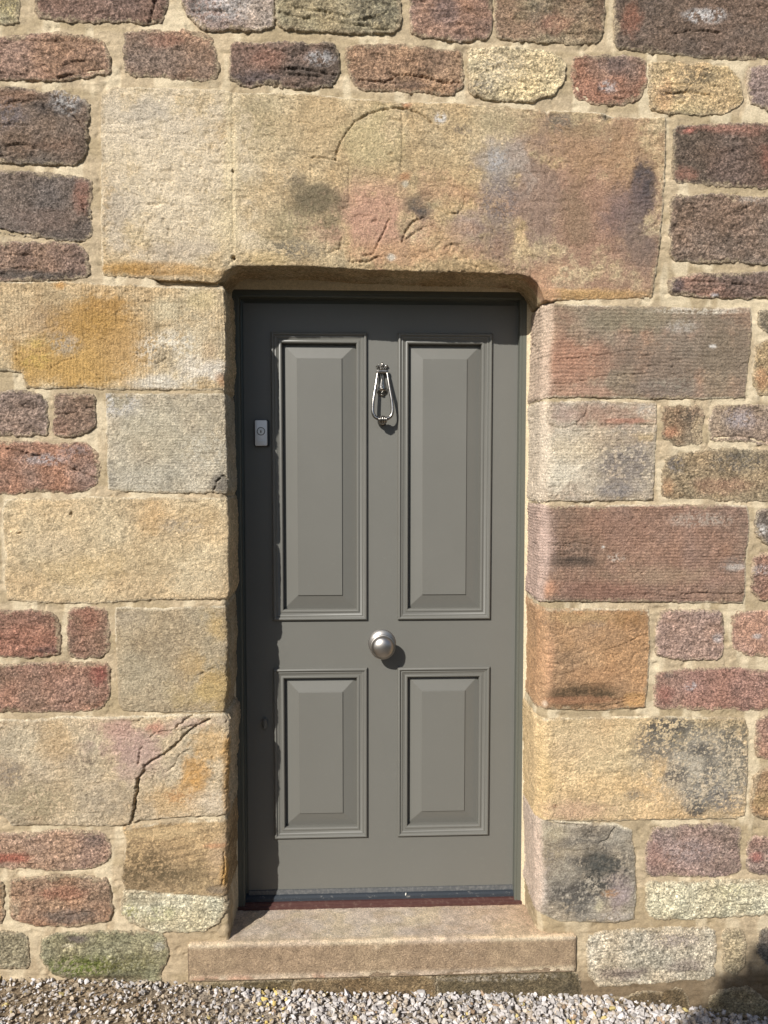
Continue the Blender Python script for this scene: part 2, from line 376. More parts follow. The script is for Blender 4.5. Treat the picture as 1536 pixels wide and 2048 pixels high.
RUB = [  # outline, base, alt, blobs, cracks
 ([(-80,-70),(33,-70),(36,20),(30,45),(-80,50)], C(160,145,105), GRY, [(20,15,30,25,BLK,.6,'p')], []),
 ([(72,-70),(332,-70),(333,10),(325,42),(300,45),(240,40),(180,42),(110,38),(75,33)], C(124,98,86), REDD, [], [([(316,-5),(306,20),(300,44)],.003,.008)]),
 ([(365,-70),(547,-70),(546,50),(520,60),(470,58),(410,60),(385,40),(370,15)], C(160,143,132), PUR, [(440,20,60,35,C(190,184,176),.75,'p'),(395,15,25,20,BLK,.5,'p')], []),
 ([(560,-70),(798,-70),(799,55),(780,63),(700,66),(620,62),(562,55),(555,30)], C(150,137,108), C(140,126,100), [(745,25,60,45,C(98,92,74),.8,'p')], [([(560,30),(600,38),(625,42)],.0025,.005),([(650,28),(700,38)],.0025,.004)]),
 ([(820,-70),(980,-70),(982,60),(975,76),(920,82),(860,74),(828,70),(825,30)], C(132,106,94), C(148,112,92), [(890,20,35,30,C(110,96,92),.6,'s')], []),
 ([(990,-70),(1210,-70),(1205,60),(1190,86),(1130,84),(1050,80),(1010,78),(995,70)], C(140,112,90), C(128,112,88), [(1080,25,30,30,BLK,.4,'p'),(1180,30,35,40,C(96,84,64),.5,'p'),(1110,50,25,20,C(158,108,84),.6)], []),
 ([(1235,-70),(1620,-70),(1620,118),(1536,112),(1480,118),(1400,112),(1320,102),(1260,98),(1230,90),(1232,30)], C(112,90,76), C(96,80,70), [(1410,32,50,16,C(200,196,188),.8,'p'),(1265,40,25,30,C(150,96,70),.6)], [([(1340,68),(1400,62),(1440,66)],.003,.006)]),
 ([(-40,80),(60,72),(120,68),(175,75),(205,85),(215,110),(218,145),(180,150),(120,160),(60,155),(-40,158)], C(146,114,92), C(136,106,90), [], [([(120,158),(160,146),(205,140)],.003,.006)]),
 ([(252,68),(290,64),(375,64),(420,75),(430,110),(436,140),(425,160),(370,158),(300,152),(252,147),(250,100)], C(124,102,88), C(140,108,86), [(340,80,40,18,C(154,108,84),.6)], []),
 ([(465,88),(520,92),(560,86),(620,90),(665,88),(675,110),(676,150),(660,172),(600,178),(540,168),(490,170),(462,158),(462,120)], C(126,98,84), DARK, [(640,118,30,16,C(186,182,176),.8,'p'),(530,115,40,20,C(154,112,90),.6),(505,160,50,18,C(90,84,84),.6)], [([(540,138),(600,140),(672,152)],.003,.007)]),
 ([(695,95),(740,92),(800,92),(880,100),(920,105),(924,140),(922,170),(905,188),(850,182),(780,180),(720,176),(700,150),(695,115)], C(138,108,86), C(152,120,94), [(830,172,70,14,C(92,76,66),.6)], [([(720,160),(770,165),(800,150),(850,155),(890,168),(922,166)],.003,.008),([(780,148),(810,156)],.002,.004)]),
 ([(940,100),(1000,98),(1060,100),(1110,112),(1128,130),(1126,165),(1105,190),(1060,203),(990,200),(945,190),(938,150)], C(192,172,134), C(176,156,124), [(960,180,40,18,C(104,98,90),.7,'p'),(1000,140,60,40,C(205,192,160),.5,'p')], []),
 ([(1150,115),(1200,113),(1260,115),(1288,120),(1290,165),(1280,195),(1240,208),(1190,206),(1155,195),(1145,150)], C(146,104,84), C(124,100,88), [(1230,130,35,25,C(104,92,86),.6),(1215,175,20,14,C(190,186,180),.6,'p')], [([(1150,170),(1175,200)],.003,.006)]),
 ([(1302,128),(1360,128),(1420,130),(1460,140),(1478,165),(1484,205),(1450,225),(1400,228),(1340,225),(1305,215),(1300,170)], C(190,160,118), C(172,150,112), [(1400,155,60,30,C(96,88,70),.7,'p'),(1330,190,25,50,C(206,160,110),.6),(1350,190,60,14,C(84,74,62),.6,'p')], [([(1330,190),(1380,184),(1420,196)],.003,.006)]),
 ([(1498,135),(1540,135),(1620,140),(1620,225),(1540,220),(1505,205),(1497,180)], C(166,136,118), PUR, [], []),
 ([(-60,178),(40,178),(90,190),(120,185),(165,200),(175,215),(173,270),(172,310),(150,328),(80,325),(-60,320)], C(114,94,80), C(96,84,76), [(135,205,40,26,C(188,184,176),.8,'p'),(40,195,60,18,C(150,116,88),.7),(90,215,40,20,C(76,70,66),.6),(20,230,40,30,C(128,118,116),.6,'p'),(110,295,60,24,C(130,100,78),.6)], [([(150,232),(158,246),(172,262)],.003,.008),([(88,210),(92,222)],.003,.005)]),
 ([(-60,345),(60,345),(110,350),(160,355),(182,368),(180,420),(183,465),(165,480),(90,472),(40,468),(-60,455)], C(112,96,86), C(98,86,80), [(165,390,20,40,C(150,106,84),.7),(80,440,80,30,C(130,108,92),.5)], [([(-60,455),(0,460),(40,470),(60,470)],.004,.009),([(163,400),(170,425),(182,440)],.003,.008)]),
 ([(-60,492),(60,487),(110,488),(160,492),(172,515),(178,545),(172,553),(100,558),(-60,562)], C(126,102,90), C(134,108,92), [(60,552,120,12,C(88,84,76),.8)], []),
 ([(1352,255),(1400,252),(1480,250),(1620,250),(1620,372),(1540,378),(1480,370),(1400,368),(1350,362),(1349,300)], C(104,84,74), C(90,76,66), [(1440,257,120,14,C(164,118,96),.75),(1375,262,24,10,C(186,112,92),.7),(1370,350,30,16,C(160,112,88),.6),(1530,320,20,30,C(140,92,74),.6)], []),
 ([(1345,392),(1400,394),(1440,390),(1500,398),(1620,392),(1620,525),(1540,528),(1480,522),(1400,524),(1345,518),(1342,450)], C(126,102,86), C(116,98,86), [(1500,400,30,12,C(176,164,146),.6,'p')], []),
 ([(1340,562),(1390,550),(1460,550),(1620,548),(1620,590),(1540,595),(1460,594),(1380,590),(1338,585)], C(110,90,80), C(130,98,84), [(1350,572,18,16,C(84,80,84),.6),(1430,592,12,6,C(205,204,204),.7)], [([(1380,562),(1440,566),(1500,572)],.003,.005)]),
 # left side
 ([(-60,790),(40,783),(80,790),(93,805),(92,840),(90,868),(40,868),(-60,866)], C(140,118,106), C(126,106,96), [], []),
 ([(112,790),(150,790),(190,792),(189,850),(170,868),(130,872),(110,865),(110,820)], C(142,106,88), C(128,104,88), [], []),
 ([(-60,890),(60,885),(110,890),(170,888),(190,905),(198,930),(195,970),(150,985),(80,980),(30,985),(-60,983)], C(150,108,86), C(134,108,96), [(90,918,50,14,C(188,178,172),.7,'p'),(150,900,40,14,C(160,146,140),.5,'p')], [([(15,898),(60,908),(110,922),(150,940),(190,955)],.003,.006)]),
 ([(-60,1222),(60,1222),(100,1228),(115,1240),(120,1290),(118,1308),(60,1312),(-60,1308)], C(142,98,80), C(128,94,78), [(90,1300,30,8,C(84,70,66),.6)], [([(30,1288),(70,1292),(115,1304)],.002,.004)]),
 ([(142,1220),(180,1217),(212,1220),(216,1260),(215,1300),(200,1312),(160,1314),(140,1308),(138,1260)], C(138,98,82), C(126,98,82), [], []),
 ([(-60,1335),(60,1330),(180,1328),(215,1330),(217,1370),(215,1400),(190,1420),(100,1420),(-60,1422)], C(146,108,90), C(130,102,86), [(200,1350,22,30,C(150,84,70),.7)], []),
 ([(-60,1675),(40,1668),(140,1662),(205,1665),(217,1690),(215,1715),(190,1732),(100,1740),(50,1735),(-60,1732)], C(158,126,104), C(146,116,100), [(20,1715,50,12,C(156,84,62),.8),(190,1680,20,14,C(108,94,84),.5)], []),
 ([(25,1760),(100,1752),(180,1755),(220,1765),(222,1820),(215,1840),(150,1850),(60,1848),(25,1835),(22,1790)], C(150,114,90), C(136,110,90), [(120,1785,70,16,C(158,104,78),.6),(130,1830,90,16,C(108,98,88),.7),(35,1820,12,25,C(176,158,126),.7)], []),
 ([(-60,1765),(0,1762),(6,1790),(6,1830),(0,1845),(-60,1845)], C(150,120,96), BRN, [], []),
 ([(-60,1868),(40,1866),(55,1880),(56,1935),(20,1935),(-60,1930)], C(146,132,108), C(130,120,98), [], []),
 ([(85,1880),(110,1870),(200,1865),(310,1866),(330,1878),(335,1910),(325,1935),(318,1960),(200,1958),(110,1950),(85,1920)], C(140,132,104), C(124,118,90), [(155,1876,36,10,C(100,88,82),.8),(138,1890,14,5,C(222,210,170),.9),(170,1930,80,26,C(100,108,40),.95,'p'),(150,1935,50,16,C(110,122,44),.8,'p'),(260,1925,60,26,C(112,106,54),.6,'p'),(320,1890,16,14,C(190,186,170),.6,'p'),(200,1955,120,8,C(84,72,44),.8)], []),
 ([(385,1970),(480,1966),(580,1962),(584,1985),(578,2030),(385,2030)], C(108,92,62), C(92,78,54), [], []),
 ([(588,1962),(700,1957),(868,1950),(870,2030),(590,2030)], C(128,104,72), C(108,88,62), [(740,1975,30,16,C(150,124,84),.5)], []),
 ([(876,1950),(1000,1944),(1154,1942),(1160,2000),(1156,2060),(880,2040)], C(100,86,62), C(84,72,54), [(1000,1955,150,8,C(176,164,140),.7,'p')], []),
 ([(252,1779),(350,1789),(440,1797),(452,1812),(436,1846),(400,1860),(320,1862),(262,1845),(246,1820)], C(194,184,158), C(176,164,136), [(262,1822,18,16,C(190,184,112),.8,'p'),(330,1825,40,20,C(186,184,124),.5,'p'),(300,1795,80,12,C(156,142,108),.6)], []),
 # right side
 ([(1522,625),(1620,620),(1620,665),(1530,662),(1518,645)], C(120,106,88), C(150,134,108), [], []),
 ([(1515,685),(1620,680),(1620,788),(1520,788),(1508,770)], C(166,140,104), C(140,122,92), [(1520,755,14,24,C(200,146,96),.7)], []),
 ([(1330,815),(1400,813),(1405,830),(1400,860),(1402,885),(1350,890),(1328,872),(1326,840)], C(142,112,88), C(118,104,84), [(1375,828,24,20,C(84,78,66),.7,'p'),(1340,865,20,14,C(200,140,100),.6),(1395,860,12,24,C(205,180,136),.6)], [([(1382,860),(1392,850),(1396,835)],.0025,.006)]),
 ([(1430,815),(1500,812),(1620,812),(1620,888),(1540,886),(1480,882),(1425,880),(1420,850)], C(140,118,104), C(154,130,108), [(1480,840,40,24,C(180,170,168),.6,'p')], [([(1430,876),(1480,872),(1530,884)],.003,.005)]),
 ([(1335,915),(1400,905),(1450,900),(1620,905),(1620,998),(1500,1000),(1400,996),(1330,995),(1325,960)], C(146,124,96), C(120,106,84), [(1470,925,70,24,C(104,98,88),.7,'p'),(1350,930,20,20,C(112,108,106),.7,'p'),(1335,975,20,24,C(196,150,104),.6),(1440,970,60,18,C(170,126,98),.5)], [([(1356,912),(1362,930),(1370,945)],.003,.006)]),
 ([(1518,1020),(1620,1015),(1620,1088),(1540,1088),(1512,1070)], C(112,100,92), C(140,120,104), [(1520,1058,14,12,WHT,.7,'p')], []),
 ([(1510,1110),(1620,1105),(1620,1200),(1520,1198),(1502,1180)], C(140,104,88), C(128,104,90), [(1520,1140,24,12,C(190,180,172),.6,'p')], []),
 ([(1322,1222),(1400,1224),(1440,1225),(1445,1270),(1440,1315),(1400,1318),(1340,1314),(1315,1308),(1314,1270)], C(158,128,114), C(146,120,110), [(1435,1275,14,14,C(200,190,182),.8,'p')], []),
 ([(1465,1225),(1620,1222),(1620,1312),(1500,1310),(1470,1295)], C(168,128,108), C(158,122,106), [(1515,1272,12,6,C(206,196,186),.8)], []),
 ([(1318,1345),(1400,1340),(1480,1338),(1530,1345),(1620,1345),(1620,1415),(1480,1418),(1312,1415),(1310,1380)], C(152,112,98), C(140,108,94), [(1335,1350,12,8,C(96,88,80),.6),(1380,1372,14,10,C(206,200,196),.7,'p'),(1330,1385,24,26,C(170,104,86),.5)], []),
 ([(1515,1435),(1620,1430),(1620,1515),(1520,1515),(1512,1480)], C(160,116,98), C(150,116,98), [], []),
 ([(1515,1545),(1560,1538),(1620,1538),(1620,1638),(1530,1636),(1502,1622)], C(156,124,88), C(140,112,84), [(1520,1600,24,24,C(176,150,100),.6)], []),
 ([(1305,1660),(1360,1652),(1440,1650),(1480,1658),(1478,1700),(1478,1740),(1440,1752),(1360,1750),(1295,1748),(1290,1700)], C(148,120,110), C(136,116,106), [(1310,1715,26,30,C(170,130,112),.6),(1380,1700,70,34,C(176,160,152),.4,'p')], [([(1420,1720),(1460,1718)],.002,.003)]),
 ([(1500,1680),(1540,1675),(1620,1675),(1620,1750),(1530,1748),(1495,1740)], C(150,116,104), C(134,112,102), [(1510,1712,20,14,C(176,100,86),.6)], []),
 ([(1295,1765),(1400,1768),(1450,1762),(1620,1765),(1620,1828),(1500,1828),(1380,1835),(1300,1835),(1293,1800)], C(194,182,154), C(178,168,142), [(1460,1780,40,20,C(220,210,160),.6,'p')], []),
 ([(1180,1870),(1250,1862),(1350,1858),(1428,1858),(1430,1900),(1425,1955),(1360,1958),(1280,1965),(1200,1972),(1178,1950),(1176,1900)], C(182,168,148), C(164,150,130), [(1350,1880,60,20,C(160,146,138),.6,'p'),(1250,1945,60,16,C(132,116,104),.8),(1370,1930,50,16,C(138,124,112),.7)], []),
 ([(1448,1862),(1480,1858),(1490,1880),(1488,1930),(1470,1948),(1448,1940)], C(176,156,124), C(160,144,116), [], []),
 ([(1520,1860),(1620,1855),(1620,1935),(1530,1930),(1515,1900)], C(132,118,108), C(112,104,96), [], []),
 ([(1180,2000),(1250,1998),(1300,1984),(1368,1978),(1376,2020),(1370,2075),(1180,2075)], C(112,92,62), C(96,80,58), [], []),
 ([(1425,1985),(1500,1975),(1536,2010),(1545,2085),(1410,2085)], C(150,134,104), C(132,118,92), [], []),
]
parts = []
for i, (pl, b_, a_, bl, cr) in enumerate(RUB):
    rs = random.Random(i*7+1)
    pr = 0.013 if i < 32 else 0.010
    if 32 <= i <= 34: pr = 0.002
    parts.append(stone_patch('F', FP(pl), 'rub', b_*np.array([1.17, 1.21, 1.13]), a_*np.array([1.26, 1.30, 1.20]), bl, cr, prot=pr+rs.uniform(-.003, .004), seed=i+1, tilt=(rs.uniform(-.015, .015), rs.uniform(-.02, .01)), fleck=.45))

# ---- rubble beyond the picture's edge (the wall goes on)
def course_fill(x0, x1, z0, z1, seed):
    rs = random.Random(seed); z = z0; out = []
    pal = [RED, RED2, REDD, PUR, DARK, BRN, C(150,130,100), GREYB*0.9]
    k = 0
    while z < z1-0.05:
        hgt = min(rs.uniform(0.11, 0.20), z1-z); x = x0+rs.uniform(-.02, .02)
        while x < x1-0.06:
            ln = rs.uniform(0.14, 0.42)
            if x+ln > x1-0.10: ln = x1-x
            g = 0.011
            j = lambda: rs.uniform(-.007, .007)
            pl = [(x+g+j(), z+g+j()), (x+ln/2, z+g+j()), (x+ln-g+j(), z+g+j()), (x+ln-g+j(), z+hgt/2), (x+ln-g+j(), z+hgt-g+j()), (x+ln/2, z+hgt-g+j()), (x+g+j(), z+hgt-g+j()), (x+g+j(), z+hgt/2)]
            k += 1
            out.append(stone_patch('F', pl, 'rub', rs.choice(pal), rs.choice(pal), seed=seed*50+k, step=0.0065, tilt=(rs.uniform(-.03, .03), rs.uniform(-.04, .02))))
            x += ln
        z += hgt
    return out
XL0 = XZ(-70, 1000)[0]; XR0 = XZ(1630, 1000)[0]; ZT0 = XZ(768, -78)[1]
ZTOP = 3.75
parts += course_fill(-2.45, XL0+0.004, -0.05, ZTOP, 3)
parts += course_fill(XR0-0.004, 2.55, -0.15, ZTOP, 4)
parts += course_fill(XL0+0.004, XR0-0.004, ZT0+0.004, ZTOP, 5)
V_, F_, K_ = joinparts(parts)
make_mesh('rubble_masonry', V_, F_, M_RUB, wall, K_)

# ---- dressed blocks of the left jamb
LEFT = [
 dict(p=[('c',571),(420,576),(340,574),(280,571),(130,563),(-60,565),(-60,742),(10,742),(45,745),(52,776),(100,778),(160,775),(200,780),(330,780),('c',778)], b=C(204,182,138), a=C(192,166,120), tool=('v',.0092,.0009),
   bl=[(200,680,150,90,C(188,146,78),.85),(110,740,120,50,C(194,152,72),.8),(370,700,110,90,C(210,196,160),.6),(60,640,70,60,C(196,166,118),.6),(110,640,60,40,C(176,148,110),.6),(190,650,90,60,C(184,142,66),.9),(215,610,60,20,C(178,136,66),.8),(150,725,120,50,C(196,156,80),.75),(75,705,34,36,C(204,172,80),.65,'p'),(130,690,36,26,C(176,164,142),.6,'p'),(250,700,60,60,C(190,152,90),.7),(110,598,40,26,C(176,150,106),.6),(120,572,16,12,C(196,140,56),.7),(330,620,60,30,C(204,190,150),.6),(400,600,40,24,C(196,176,120),.5),
       (340,700,70,40,C(222,212,186),.8,'p'),(420,740,60,30,C(226,216,194),.8),(320,765,60,16,C(220,212,190),.8),(330,715,30,26,C(140,116,70),.7,'p'),(310,655,20,12,C(120,106,74),.6,'p'),(420,700,26,30,C(188,160,120),.6),(445,760,16,18,C(206,150,96),.6)],
   cr=[([(10,640),(25,670),(32,700),(34,720),(48,733),(100,735),(130,720),(150,718)],.0016,.004),([(48,733),(38,742)],.0016,.003),([(315,728),(332,716)],.0022,.004),([(418,577),(422,610)],.0015,.002)]),
 dict(p=[('c',789),(330,787),(211,787),(212,850),(214,900),(216,980),(330,987),('c',985)], b=C(190,178,150), a=C(176,164,136), tool=('h',.008,.0006),
   bl=[(230,810,60,30,C(196,192,182),.7,'p'),(300,860,100,60,C(198,186,152),.5),(420,900,60,40,C(206,198,172),.6,'p'),(270,960,80,24,C(204,194,168),.6,'p'),(441,968,16,18,C(120,112,98),.95),(225,960,14,50,C(140,134,120),.5)],
   cr=[([(426,986),(434,962),(446,950),(458,958)],.003,.010)]),
 dict(p=[('c',996),(330,996),(200,993),(100,998),(40,996),(12,998),(4,1020),(8,1060),(12,1110),(9,1150),(15,1200),(80,1206),(200,1207),(300,1200),('c',1198)], b=C(206,184,140), a=C(198,174,130),
   bl=[(310,1035,40,40,C(206,166,106),.6),(410,1030,50,26,C(198,168,116),.6),(360,1050,50,16,C(150,138,120),.5,'p'),(300,1120,90,60,C(190,166,120),.5),(150,1140,100,40,C(204,172,110),.45),(380,1160,70,40,C(214,198,158),.6),(100,1090,70,40,C(202,182,144),.5)],
   cr=[([(94,1128),(120,1115),(160,1095)],.0018,.0025),([(60,1123),(94,1130)],.0015,.002),([(92,1030),(93,1032)],.003,.006),([(112,1033),(113,1036)],.003,.006),([(143,1026),(145,1032)],.004,.007),([(125,1041),(126,1043)],.0025,.005),([(38,1068),(42,1066)],.003,.006),([(124,1100),(125,1101)],.003,.006)]),
 dict(p=[('c',1206),(430,1212),(400,1213),(370,1214),(330,1217),(230,1213),(232,1300),(236,1400),(246,1421),(330,1425),('c',1420)], b=C(180,162,126), a=C(170,152,118),
   bl=[(430,1250,30,40,C(196,166,104),.7),(430,1370,60,60,C(192,160,92),.75),(380,1330,40,30,C(198,164,104),.5),(290,1350,80,50,C(186,172,138),.5),(400,1390,60,30,C(188,164,104),.5),(250,1240,50,30,C(176,160,132),.5)],
   cr=[([(418,1340),(424,1336)],.003,.006),([(400,1350),(408,1346)],.003,.005),([(380,1306),(400,1300)],.002,.003)]),
 dict(p=[('c',1432),(380,1428),(280,1432),(205,1435),(130,1432),(60,1440),(10,1438),(-60,1440),(-60,1620),(5,1630),(25,1650),(120,1650),(200,1652),(262,1648),(280,1640),(400,1632),('c',1626)], b=C(198,178,140), a=C(184,164,130),
   bl=[(40,1480,60,50,C(204,190,156),.6),(110,1480,40,60,C(194,160,106),.5),(60,1600,100,50,C(158,146,110),.65,'p'),(20,1550,30,40,C(128,120,108),.6,'p'),(170,1520,40,40,C(140,122,100),.6,'p'),(260,1490,80,50,C(190,156,140),.8),(230,1450,60,24,C(192,152,132),.7),(310,1452,26,16,C(200,140,112),.7),(280,1530,60,40,C(186,158,140),.6),(220,1600,60,40,C(164,150,124),.6),
       (390,1555,38,50,C(202,152,74),.85),(420,1480,40,50,C(208,166,96),.6),(340,1600,60,40,C(206,170,112),.7),(430,1600,50,30,C(214,196,164),.7),(380,1445,60,16,C(196,166,146),.6),(460,1540,16,90,C(212,158,66),.7),(355,1590,30,20,C(186,132,72),.6,'p'),(450,1440,30,14,C(176,160,136),.6)],
   cr=[([(264,1650),(268,1625),(272,1600),(277,1580),(276,1556),(287,1546),(290,1530),(310,1518),(330,1508),(348,1492),(365,1476),(378,1462),(395,1450),(420,1438)],.0035,.012),([(262,1650),(270,1615),(277,1560)],.0045,.014),([(282,1493),(279,1515),(276,1528)],.003,.008),([(300,1474),(312,1464),(340,1460),(372,1458),(385,1448)],.002,.006),([(352,1455),(368,1440),(385,1431)],.003,.008),([(275,1444),(285,1436)],.002,.004),
       ([(305,1526),(310,1545),(308,1556),(290,1558)],.0018,.003),([(335,1540),(350,1530),(360,1508),(380,1498)],.0025,.005),([(325,1580),(330,1562)],.002,.003),([(295,1600),(310,1632)],.0015,.002),([(230,1587),(250,1603)],.0018,.003),([(378,1520),(372,1530)],.002,.003)]),
 dict(p=[('c',1638),(400,1640),(330,1645),(246,1655),(252,1680),(248,1710),(243,1750),(250,1778),(350,1788),(420,1792),('c',1795)], b=C(192,162,112), a=C(176,148,104),
   bl=[(290,1735,90,40,C(104,88,58),.75,'p'),(350,1750,100,30,C(112,96,66),.7,'p'),(280,1700,60,30,C(120,100,68),.6,'p'),(330,1665,90,14,C(204,176,124),.7),(440,1710,30,50,C(200,170,128),.7),(455,1750,16,50,C(210,160,72),.8),(430,1690,30,6,C(196,140,92),.6),(440,1780,40,14,C(128,116,98),.7)],
   cr=[([(448,1705),(450,1740),(444,1770)],.003,.006),([(270,1660),(330,1652)],.0015,.002)], vein=(-.18,.012,C(110,92,62),.5)),
]
for i, s in enumerate(LEFT):
    V_, F_, K_ = stone_patch('L', LP(s['p']), 'ash', s['b'], s['a'], s['bl'], s['cr'], r=(.007,.007,.009,.012,.020,.020)[i], seed=60+i, tool=s.get('tool'), vein=s.get('vein'), prot=.006 if i in (4, 5) else .004)
    make_mesh('jamb_stone', V_, F_, M_ASH, wall, K_)['label'] = ['ochre and yellow stained jamb stone with white patch','plain pale grey jamb stone','long pale buff jamb stone','grey buff jamb stone with ochre arris','long cracked jamb stone with pink and orange patches','dark striped jamb stone'][i]
